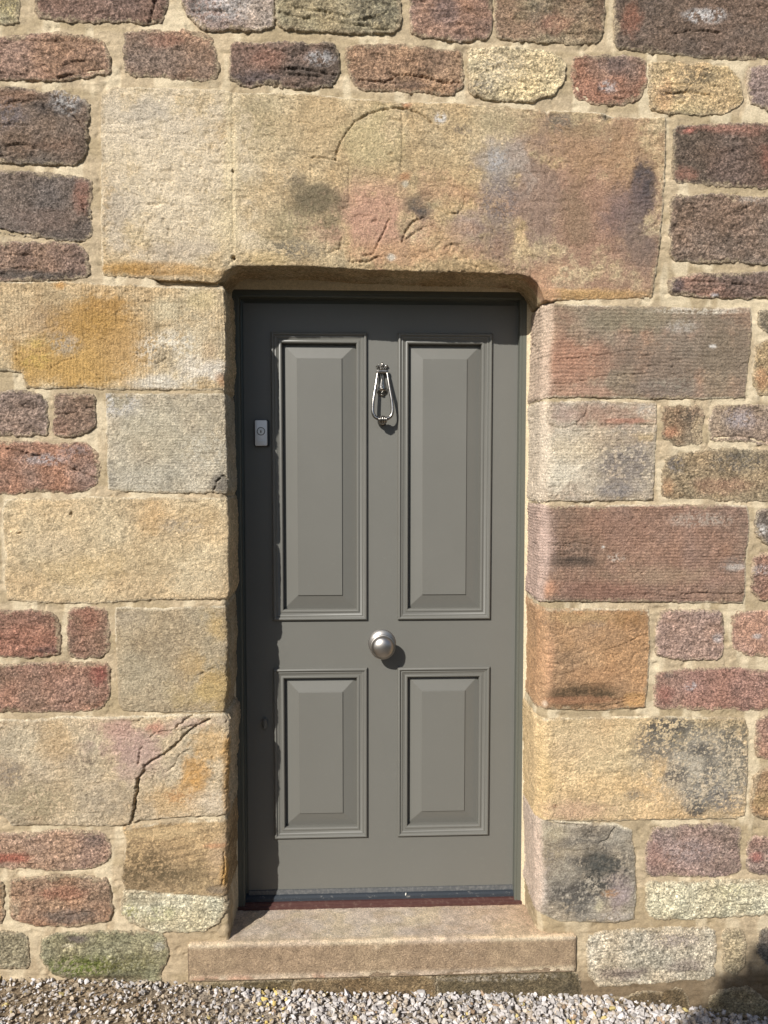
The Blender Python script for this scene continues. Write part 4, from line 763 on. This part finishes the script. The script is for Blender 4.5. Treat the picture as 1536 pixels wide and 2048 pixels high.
# back plate: a leaf shape widening from a collar to a flower
bpl = []
out = [(759,744),(760,756),(759,766),(756,773),(753,778),(753,785),(757,790),(764,793),(771,790),(775,785),(775,778),(772,773),(769,766),(768,756),(769,744)]
def plate(pts, h0, h1, ins=0.7):
    n = len(pts); c = (sum(p[0] for p in pts)/n, sum(p[1] for p in pts)/n)
    V = [K(p[0], p[1], -.0005) for p in pts]+[K(p[0], p[1], h0) for p in pts]+[K(c[0]+(p[0]-c[0])*ins, c[1]+(p[1]-c[1])*(ins*.5+.5), h1) for p in pts]
    F = []
    for r_ in (0, n):
        for i in range(n): F.append((r_+i, r_+(i+1) % n, r_+n+(i+1) % n, r_+n+i))
    F.append(tuple(range(2*n, 3*n)))
    return V, F
kp = plate(out, .003, .006)
parts_ = [kp]
# stem reeds
for dx, hh in ((-3.2,.006),(0,.0085),(3.2,.006)):
    parts_.append(tube(spline([K(764.3+dx*.8,748,hh),K(764.3+dx*.8,758,hh),K(764.3+dx*1.5,768,hh),K(764.3+dx*2.2,776,hh)]), [.0016]*8*3+[.0016], 8))
# lower flower: petals and bud
for a in (-62,-32,0,32,62):
    ra = math.radians(a); dx = math.sin(ra); dz = math.cos(ra)
    parts_.append(tube([K(764.3+dx*1.5,783-dz*1,.008),K(764.3+dx*5,783-dz*4.5,.012),K(764.3+dx*9,783-dz*6.5,.006)], [.0016,.0030,.0012], 8))
q = K(764.3,785,.009); parts_.append(ell(q[0],q[1],q[2],.0035,.004,.0032))
q = K(764.3,790,.006); parts_.append(ell(q[0],q[1],q[2],.0062,.005,.0028))
# top fleur
q = K(764.3,731,.006); parts_.append(ell(q[0],q[1],q[2],.0040,.005,.0095))
for sg in (-1, 1):
    parts_.append(tube(spline([K(764.3+sg*2,739,.006),K(764.3+sg*6,734,.008),K(764.3+sg*9,731.5,.008),K(764.3+sg*12.5,735,.004)]), [.0022]*8+[.0030]*8+[.0022]*4+[.0016]*3+[.0010]*2, 8))
V_, F_ = cat(*parts_)
kb = dmesh('knocker', V_, F_, M_PEWT); smooth_by_angle(kb, 50)
kb['label'] = 'pewter ring knocker with a small flower on top'
# hinge barrel
a = K(752.8,744,.013); b = K(776.2,744,.013)
n_ = 16; V_ = []; F_ = []
xs3 = [0,.0006,.0045,.0050,.0055,.010]; L_ = b[0]-a[0]
prof = [(0,.004),(.0008,.0058),(.0045,.0062),(.0049,.0052),(.0056,.0052),(.0060,.0068)]
prof = prof+[(L_-t, r_) for t, r_ in prof[::-1]]
for t, r_ in prof:
    for k in range(n_):
        an = 2*math.pi*k/n_; V_.append((a[0]+t, a[1]+r_*math.cos(an), a[2]+r_*math.sin(an)))
for j in range(len(prof)-1):
    for k in range(n_): F_.append((j*n_+k, (j+1)*n_+k, (j+1)*n_+(k+1) % n_, j*n_+(k+1) % n_))
F_.append(tuple(range(n_))); F_.append(tuple(range((len(prof)-1)*n_+n_-1, (len(prof)-1)*n_-1, -1)))
hb = dmesh('hinge_barrel', V_, F_, M_PEWT, kb, True); smooth_by_angle(hb, 35)
# ring
half = [(755.2,746,.013),(754,752,.015),(752.2,765,.019),(749.5,782,.024),(746.5,800,.029),(745,815,.032),(745.3,826,.034),(748.5,834,.035),(754,838,.036),(762,840,.036)]
rp = [K(*p) for p in half]; cx2 = K(764.4,800)[0]
rp2 = [(2*cx2-p[0], p[1], p[2]) for p in rp[::-1]]
path = spline(rp+rp2, 6)
nn = len(path); rad = [.0036+.0020*math.sin(math.pi*min(1, max(0, i/(nn-1))))**0.8 for i in range(nn)]
V_, F_ = tube(path, rad, 14)
ring = dmesh('knocker_ring', V_, F_, M_PEWT, kb, True)
q = K(764.4,841,.036); bs = []
for dx, rx, rz in ((-6,.0030,.0075),(-3,.0026,.0095),(0,.0030,.0108),(3,.0026,.0095),(6,.0030,.0075)):
    bs.append(ell(q[0]+dx*s*1.15, q[1], q[2], rx*1.35, rz*1.15, rz*1.35, 14, 10))
V_, F_ = cat(*bs); dmesh('ring_boss', V_, F_, M_PEWT, kb, True)
q = K(764.4,846,0)
V_, F_ = lathe([(.0100,-.0005),(.0100,.003),(.0085,.005),(.0070,.014),(.0075,.024),(.0050,.0265),(.0001,.027)], q[0], q[2], YL, 24)
o = dmesh('striker_stud', V_, F_, M_PEWT, kb); smooth_by_angle(o, 40)

# lock
def rbox(px0, py0, px1, py1, h0, h1, rad, bev, seg=5):
    a = K(px0, py1); b = K(px1, py0); x0, x1, z0, z1 = a[0], b[0], a[2], b[2]
    def ringp(ins):
        o_ = []
        for (cx, cz, st) in ((x1-rad, z1-rad, 0), (x0+rad, z1-rad, 90), (x0+rad, z0+rad, 180), (x1-rad, z0+rad, 270)):
            for k in range(seg+1):
                an = math.radians(st+90*k/seg); o_.append((cx+(rad-ins)*math.cos(an), cz+(rad-ins)*math.sin(an)))
        return o_
    R_ = [(ringp(0), h0), (ringp(0), h1-bev), (ringp(bev*.4), h1-bev*.3), (ringp(bev), h1)]
    V = []; F = []; n = 4*(seg+1)
    for rg, h in R_: V += [(x, YL-h, z) for x, z in rg]
    for j in range(3):
        for k in range(n): F.append((j*n+k, j*n+(k+1) % n, (j+1)*n+(k+1) % n, (j+1)*n+k))
    F.append(tuple(range(3*n, 4*n)))
    return V, F
V_, F_ = rbox(508.5,839.5,538.5,893,-.001,.0085,.006,.0015)
lk = dmesh('door_lock', V_, F_, M_BLACK); smooth_by_angle(lk, 30)
V_, F_ = rbox(511,841,535,892,.0085,.0150,.0045,.0016)
pl_ = dmesh('lock_plate', V_, F_, M_ALU, lk); smooth_by_angle(pl_, 30)
q = K(523,863)
Vr, Fr = lathe([(.0128,.0150),(.0122,.0158),(.0112,.0160),(.0106,.0151)], q[0], q[2], YL, 32); 
o = dmesh('cylinder_collar', Vr, Fr[:-1]+[], M_DARKM, lk, True)
V_, F_ = lathe([(.0100,.0150),(.0100,.0164),(.0094,.0168),(.0001,.0168)], q[0], q[2], YL, 32); o = dmesh('key_cylinder', V_, F_, M_STEEL, lk); smooth_by_angle(o, 30)
V_ = []; 
hole = [(-.0011,.0035),(.0011,.0035),(.0009,.0005),(.0020,-.0012),(.0016,-.0035),(0,-.0050),(-.0016,-.0035),(-.0020,-.0012),(-.0009,.0005)]
V_ = [(q[0]+x*1.1, YL-.0171, q[2]+z*1.1) for x, z in hole]+[(q[0]+x*1.1, YL-.0166, q[2]+z*1.1) for x, z in hole]; n = len(hole)
F_ = [tuple(range(n-1, -1, -1))]+[(i, (i+1) % n, n+(i+1) % n, n+i) for i in range(n)]
dmesh('keyhole', V_, F_, M_BLACK, lk)
mk = []
for i, (dx, ww, hh) in enumerate(((-5.6,1.5,2.4),(-3.8,1.2,2.0),(-2.0,1.6,2.2),(0,1.2,2.6),(1.7,1.4,2.0),(3.6,1.2,2.8),(5.4,1.2,2.2))):
    c_ = K(524+dx, 881); mk.append((c_[0]-ww*s*.42, c_[0]+ww*s*.42, YL-.0156, YL-.0149, c_[2]-hh*s*.5, c_[2]+hh*s*.5))
V_, F_ = boxes(mk); dmesh('stamped_mark', V_, F_, M_STEEL, lk)

# oval cover low on the left stile, with an upright ridge
q = K(529.5,1446); V_ = []; F_ = []; rx, rz = .0108, .0182; n = 32
for sc, h in ((1.0,-.0005),(1.0,.003),(.93,.006),(.70,.010),(.35,.0135)):
    for k in range(n):
        a = 2*math.pi*k/n; cx_ = math.cos(a)
        V_.append((q[0]+rx*sc*cx_*(1 if sc > .5 else .5), YL-h-(.008*(1-abs(cx_)) if sc < .95 else 0), q[2]+rz*(sc if sc > .5 else .62)*math.sin(a)))
for j in range(4):
    for k in range(n): F_.append((j*n+k, j*n+(k+1) % n, (j+1)*n+(k+1) % n, (j+1)*n+k))
F_.append(tuple(range(4*n, 5*n)))
o = dmesh('oval_turn', V_, F_, M_PAINT); smooth_by_angle(o, 28)

# pointing between frame and stone
def fillet():
    V = []; F = []; Kc = []; rows = []
    path = []
    for z in np.arange(FZ0-.01, FZ1, .012): path.append((FX0, z, -1, 0))
    path.append((FX0, FZ1, -.7, .7))
    for x in np.arange(FX0+.012, FX1, .012): path.append((x, FZ1, 0, 1))
    path.append((FX1, FZ1, .7, .7))
    for z in np.arange(FZ1-.012, FZ0-.02, -.012): path.append((FX1, z, 1, 0))
    for i, (x, z, dx, dz) in enumerate(path):
        nw = float(fbm(np.array([x]), np.array([1.0]), np.array([z]), 22, 3)[0])
        wd = (.010 if dz < .5 else .016)*(1+nw*.7)
        prof_ = [(-.0012, YF+.004), (-.0010, YF-.0015), (wd*.35, YF-.004-.002*nw), (wd*.8, YF-.010-.004*nw), (wd*1.6, YF-.016), (.10, YF-.012)]
        for t, y in prof_: V.append((x+dx*t, y, z+dz*t))
    m_ = 6
    for i in range(len(path)-1):
        for k in range(m_-1): F.append((i*m_+k, (i+1)*m_+k, (i+1)*m_+k+1, i*m_+k+1))
    return V, F
V_, F_ = fillet()
make_mesh('frame_pointing', V_, F_, M_MOR, wall, np.ones((len(V_), 3))*C(206,188,148))
# a splinter of bare brown wood showing at the left of the frame
pts = [(463,1032),(467,1036),(469,1060),(469,1110),(467,1165),(471,1172),(472,1110),(472,1050),(470,1030)]
V_ = [P(x, y, .165) for x, y in pts]+[P(x, y, .185) for x, y in pts]; n = len(pts)
F_ = [tuple(range(n)), tuple(range(2*n-1, n-1, -1))]+[(i, (i+1) % n, n+(i+1) % n, n+i) for i in range(n)]
make_mesh('bare_wood_packer', V_, F_, M_RAWW, wall, smooth=False)

# ------------------------------------------------------------------ doorstep
def doorstep():
    a = P(375, 1889, -.014); b = P(1152, 1871, -.014); c = P(375, 1962, -.014); d = P(1152, 1941, -.014)
    x0, x1 = (a[0]+c[0])/2, (b[0]+d[0])/2
    zl, zr = a[2], b[2]; bl, br = c[2], d[2]
    st = .004; xs4 = np.arange(x0, x1+st, st); W_ = []
    # profile parameter: up the front, round the arris, back to the sill
    hf = .108; r = .009
    tt = list(np.arange(0, hf-r, st)); n1 = len(tt)
    prof_ = [('f', t) for t in tt]+[('a', k/6) for k in range(7)]+[('t', t) for t in np.arange(st, .245, st)]
    U, K2 = np.meshgrid(xs4, np.arange(len(prof_)), indexing='ij')
    q = (U-x0)/(x1-x0); zt = zl*(1-q)+zr*q; zb2 = bl*(1-q)+br*q
    Y = np.zeros(U.shape); Z = np.zeros(U.shape); NY = np.zeros(U.shape); NZ = np.zeros(U.shape)
    for k, (ty, t) in enumerate(prof_):
        if ty == 'f': f_ = t/(hf-r); Z[:, k] = zb2[:, k]+(zt[:, k]-r-zb2[:, k])*f_; Y[:, k] = -.014; NY[:, k] = -1
        elif ty == 'a': an = math.pi/2*t; Y[:, k] = -.014+r-r*math.cos(an); Z[:, k] = zt[:, k]-r+r*math.sin(an); NY[:, k] = -math.cos(an); NZ[:, k] = math.sin(an)
        else:
            Y[:, k] = -.014+r+t; NZ[:, k] = 1
            tz = min(1, t/.19); Z[:, k] = zt[:, k]+tz*((FZ0-.004)-zt[:, k])
    rel = fbm(U, Y*1.0, Z, 9, 3)*.0022+fbm(U, Y, Z, 70, 4, .65)*.0010+fbm(U+Y*1.2, Y*0.3+2, Z*.3+U*.9, 190, 2)*.0006
    rel += np.where((NY < -.9), -.004*sst(.15, .45, fbm(U, 2, Z*3, 14, 3))*(1-sst(0, .014, Z-zb2)), 0)
    ex = np.minimum(U-x0, x1-U); rel = rel-.006*(1-sst(0, .006, ex))
    rel = rel-.0045*sst(.05, .4, fbm(U, 7, Z, 18, 4))*np.where((NY < -.05) & (NZ > .05), 1, .15)+fbm(U*.8-Z*.5, 3, Z*.8+U*.5, 120, 2)*.0007
    w1s = fbm(U, Y+3, Z, 42, 4, .8)[..., None]
    Y2 = Y+NY*rel; Z2 = Z+NZ*rel
    w1 = fbm(U, Y, Z, 16, 4, .65); w2 = fbm(U, Y, Z, 8, 3)
    c_ = np.ones(U.shape+(3,))*C(214,194,156)
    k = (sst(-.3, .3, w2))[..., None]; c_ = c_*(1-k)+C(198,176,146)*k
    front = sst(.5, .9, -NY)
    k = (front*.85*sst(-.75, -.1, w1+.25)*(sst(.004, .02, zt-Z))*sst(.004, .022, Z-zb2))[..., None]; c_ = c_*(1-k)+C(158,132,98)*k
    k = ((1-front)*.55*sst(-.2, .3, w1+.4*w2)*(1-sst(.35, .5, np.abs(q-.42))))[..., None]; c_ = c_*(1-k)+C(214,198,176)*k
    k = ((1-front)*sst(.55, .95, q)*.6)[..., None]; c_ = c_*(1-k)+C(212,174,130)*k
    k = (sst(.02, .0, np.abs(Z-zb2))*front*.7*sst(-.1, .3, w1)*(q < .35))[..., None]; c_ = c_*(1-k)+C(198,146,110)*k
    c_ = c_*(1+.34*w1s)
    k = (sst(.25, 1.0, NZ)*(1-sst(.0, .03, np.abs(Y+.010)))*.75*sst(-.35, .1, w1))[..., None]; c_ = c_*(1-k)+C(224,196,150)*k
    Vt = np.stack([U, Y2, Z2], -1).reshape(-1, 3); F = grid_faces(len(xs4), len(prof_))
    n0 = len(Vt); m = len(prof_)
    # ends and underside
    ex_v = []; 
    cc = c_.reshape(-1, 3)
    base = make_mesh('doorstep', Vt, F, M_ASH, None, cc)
    Vb, Fb = boxes([(x0+.001, x1-.001, -.012, .235, min(bl, br)-.004, min(zl, zr)-.012)])
    u = make_mesh('step_body', Vb, Fb, M_ASH, base, np.ones((8, 3))*C(150,128,98), smooth=False)
    return base
step = doorstep()
tag(step, 'worn sandstone doorstep slab below the grey door', 'doorstep')

# petal on the sill
q = P(811.5, 1789, YF+.014); V_, F_ = ell(0, 0, 0, .0022, .002, .0072, 10, 8)
o = make_mesh('fallen_petal', V_, F_, M_PETAL); o.location = tuple(q); o.rotation_euler = (.3, .1, 0)
tag(o, 'tiny cream petal lying on the red sill at the foot of the door', 'petal')

# ------------------------------------------------------------------ ground and gravel
def gz(x, y):
    return np.interp(x, [-1.2, -.75, -.45, -.2, .3, .65, .95, 1.25], [.082, .066, .034, .008, -.010, -.030, -.078, -.120])+y*0.0
def grdz(X, Y): return gz(X, Y)-.018+fbm(X, 1.1, Y, 5, 3)*.006
xg = np.concatenate([np.linspace(-120, -2.6, 24), np.arange(-2.5, 2.6, .02), np.linspace(2.7, 120, 24)])
yg = np.concatenate([np.linspace(-160, -2.6, 30), np.arange(-2.5, .05, .02), np.linspace(.1, 40, 12)])
X, Y = np.meshgrid(xg, yg, indexing='ij'); Z = grdz(X, Y)
dirt = sst(-.35, -.75, X+fbm(X, 3, Y, 6, 3)*.2)[..., None]
cg = C(150,138,118)*(1-dirt)+C(132,114,86)*dirt; cg = cg*(1+.3*fbm(X, 2, Y, 30, 4)[..., None])
far = (1-sst(-2.0, -1.4, Y))[..., None]; cg = cg*(1-far)+np.array([.075, .078, .072])*far
g = make_mesh('ground', np.stack([X, Y, Z], -1).reshape(-1, 3), grid_faces(len(xg), len(yg)), M_GRD, None, cg.reshape(-1, 3)); tag(g, kind='structure')

def ico():
    t = (1+5**.5)/2
    v = np.array([(-1,t,0),(1,t,0),(-1,-t,0),(1,-t,0),(0,-1,t),(0,1,t),(0,-1,-t),(0,1,-t),(t,0,-1),(t,0,1),(-t,0,-1),(-t,0,1)], float); v /= np.linalg.norm(v[0])
    f = [(0,11,5),(0,5,1),(0,1,7),(0,7,10),(0,10,11),(1,5,9),(5,11,4),(11,10,2),(10,7,6),(7,1,8),(3,9,4),(3,4,2),(3,2,6),(3,6,8),(3,8,9),(4,9,5),(2,4,11),(6,2,10),(8,6,7),(9,8,1)]
    v = list(map(tuple, v)); c = {}; nf = []
    def mid(a, b):
        k = (min(a, b), max(a, b))
        if k not in c:
            m = np.array(v[a])+np.array(v[b]); m /= np.linalg.norm(m); c[k] = len(v); v.append(tuple(m))
        return c[k]
    for a, b, d in f:
        ab, bd, da = mid(a, b), mid(b, d), mid(d, a); nf += [(a,ab,da),(b,bd,ab),(d,da,bd),(ab,bd,da)]
    return np.array(v), np.array(nf)
IV, IF = ico()
rs = np.random.RandomState(11)
protos = []
for k in range(24):   # angular chips: a sphere cut by random planes
    v = IV.copy()
    for _ in range(13):
        nrm = rs.normal(size=3); nrm /= np.linalg.norm(nrm); d = rs.uniform(.36, .72)
        s_ = v@nrm; v = np.where((s_ > d)[:, None], v-np.outer(s_-d, nrm), v)
    protos.append(v+rs.normal(size=v.shape)*.015)
def chips(n, xr, yr, smin, smax, zlift, dens=None):
    out = []
    x = rs.uniform(xr[0], xr[1], n); y = rs.uniform(yr[0], yr[1], n)
    V = []; F = []; Kc = []; k = 0
    pal = [C(240,234,226), C(226,220,210), C(250,245,238), C(204,198,190), C(234,218,192), C(214,198,174), C(176,172,168), C(236,214,130), C(196,166,130)]
    pw = np.array([.22,.2,.12,.14,.12,.09,.05,.02,.04])
    for i in range(n):
        dd = sst(-.22, -.50, x[i]+.08*math.sin(y[i]*40+x[i]*9))
        if rs.rand() < dd*.25: continue
        sz = 1.08*rs.uniform(smin, smax)*(rs.rand()**.5*.75+.45)*(1-dd*.28)
        v = protos[rs.randint(24)]*np.array([1, rs.uniform(.6, .95), rs.uniform(.45, .8)])*sz*.5
        a = rs.normal(size=3)*np.array([.5, .5, 3]); 
        R = np.array(Matrix.Rotation(a[2], 3, 'Z')@Matrix.Rotation(a[0], 3, 'X')@Matrix.Rotation(a[1], 3, 'Y'))
        v = v@R.T
        z = float(gz(x[i], y[i]))-.014+rs.uniform(0, zlift)*(1-dd*.5)
        v = v*np.array([1, 1, 1.0]); V.append(v+np.array([x[i], y[i], z])); F.append(IF+k*len(IV)); k += 1
        c = pal[rs.choice(9, p=pw/pw.sum())]*rs.uniform(.82, 1.1)
        c = c*.66*np.array([1.0, .985, .96])
        if dd > .2 and rs.rand() < .42*dd: c = C(184,166,136)*rs.uniform(.45, .95)
        if -.36 < x[i] < -.28 and rs.rand() < .25: c = C(214,186,96)
        Kc.append(np.ones((len(IV), 3))*c)
    return np.concatenate(V), np.concatenate(F), np.concatenate(Kc)
gl = [chips(7600, (-1.22, 1.3), (-.34, .035), .013, .029, .014), chips(3600, (-1.22, 1.3), (-.30, .02), .005, .012, .020), chips(5200, (-2.4, 2.5), (-1.5, -.34), .022, .040, .012), chips(1100, (-2.4, -1.2), (-.36, .03), .018, .036, .012), chips(1100, (1.28, 2.5), (-.36, .03), .018, .036, .012)]
V_, F_, K_ = joinparts(gl)
gr = make_mesh('gravel', V_, F_, M_PEB, None, K_, smooth=False); tag(gr, kind='stuff')
tag(gr, 'pale angular limestone gravel along the foot of the wall', 'gravel')

# ------------------------------------------------------------------ unseen tree added behind the viewer to cast shade on the lower right wall
TD = 3.4; TC = np.array([1.46-KX*TD, -TD, -.45+KZ*TD])
tree = empty('added_shade_tree', (TC[0], TC[1], -.03))
tag(tree, 'unseen tree added so that its round crown shades the bottom right corner of the wall', 'tree')
rs = np.random.RandomState(5)
tp = [(TC[0]+.02*math.sin(k*1.7), TC[1]+.02*math.cos(k*2.1), z) for k, z in enumerate(np.linspace(-.05, TC[2], 9))]
brs = [tube(tp, list(np.linspace(.05, .022, 9)), 10)]
for k in range(9):
    a = k*2.4; e_ = rs.uniform(.1, 1.1); b0 = np.array(tp[5+k % 3]); b1 = TC+np.array([math.cos(a)*math.cos(e_), math.sin(a)*math.cos(e_), math.sin(e_)])*.34
    brs.append(tube([tuple(b0), tuple((b0+b1)/2+np.array([0, 0, .04])), tuple(b1)], [.018, .012, .005], 6))
V_, F_ = cat(*brs); M_BARK = plain_mat('grey_bark', (.10, .08, .06), .9, bump=.8, scale=60, var=.3)
o = make_mesh('trunk', np.array(V_)-np.array(tree.location), F_, M_BARK); o.parent = tree
n = 9000; dv = rs.normal(size=(n, 3)); dv /= np.linalg.norm(dv, axis=1)[:, None]; rd = .44*rs.uniform(.25, 1.0, n)**.5*(1+.05*np.sin(dv[:, 0]*7)*np.cos(dv[:, 2]*6))
ct = dv*rd[:, None]; ax = rs.normal(size=(n, 3)); ax /= np.linalg.norm(ax, axis=1)[:, None]; bx = np.cross(ax, rs.normal(size=(n, 3))); bx /= np.linalg.norm(bx, axis=1)[:, None]
L1, W1 = .034, .016
V_ = np.stack([ct-ax*L1, ct+bx*W1, ct+ax*L1, ct-bx*W1], 1).reshape(-1, 3)+TC-np.array(tree.location)
M_LEAF = plain_mat('added_leaf', (.05, .085, .03), .45, var=.4)
o = make_mesh('crown', V_, np.arange(4*n).reshape(-1, 4), M_LEAF); o.parent = tree
# clipped hedge out of view, put in to cut sky light on the door
hx = np.arange(-9, 9.01, .25); rows_ = []
n = 30000; q = rs.uniform(size=(n, 3)); face = rs.randint(0, 3, n)
cx_ = -9+18*q[:, 0]; cz_ = 2.7*q[:, 1]; cy_ = np.where(face == 0, -7.0+.12*rs.normal(size=n), -7.0-1.0*q[:, 2]); cz_ = np.where(face == 1, 2.7+.1*rs.normal(size=n), cz_)
ct = np.stack([cx_, cy_, cz_], 1); ax = rs.normal(size=(n, 3)); ax /= np.linalg.norm(ax, axis=1)[:, None]; bx = np.cross(ax, rs.normal(size=(n, 3))); bx /= np.linalg.norm(bx, axis=1)[:, None]
V_ = np.stack([ct-ax*.09, ct+bx*.045, ct+ax*.09, ct-bx*.045], 1).reshape(-1, 3)
o = make_mesh('added_hedge', V_, np.arange(4*n).reshape(-1, 4), M_LEAF); tag(o, 'long clipped evergreen hedge put in out of view to dim sky light on the door', 'added_hedge')
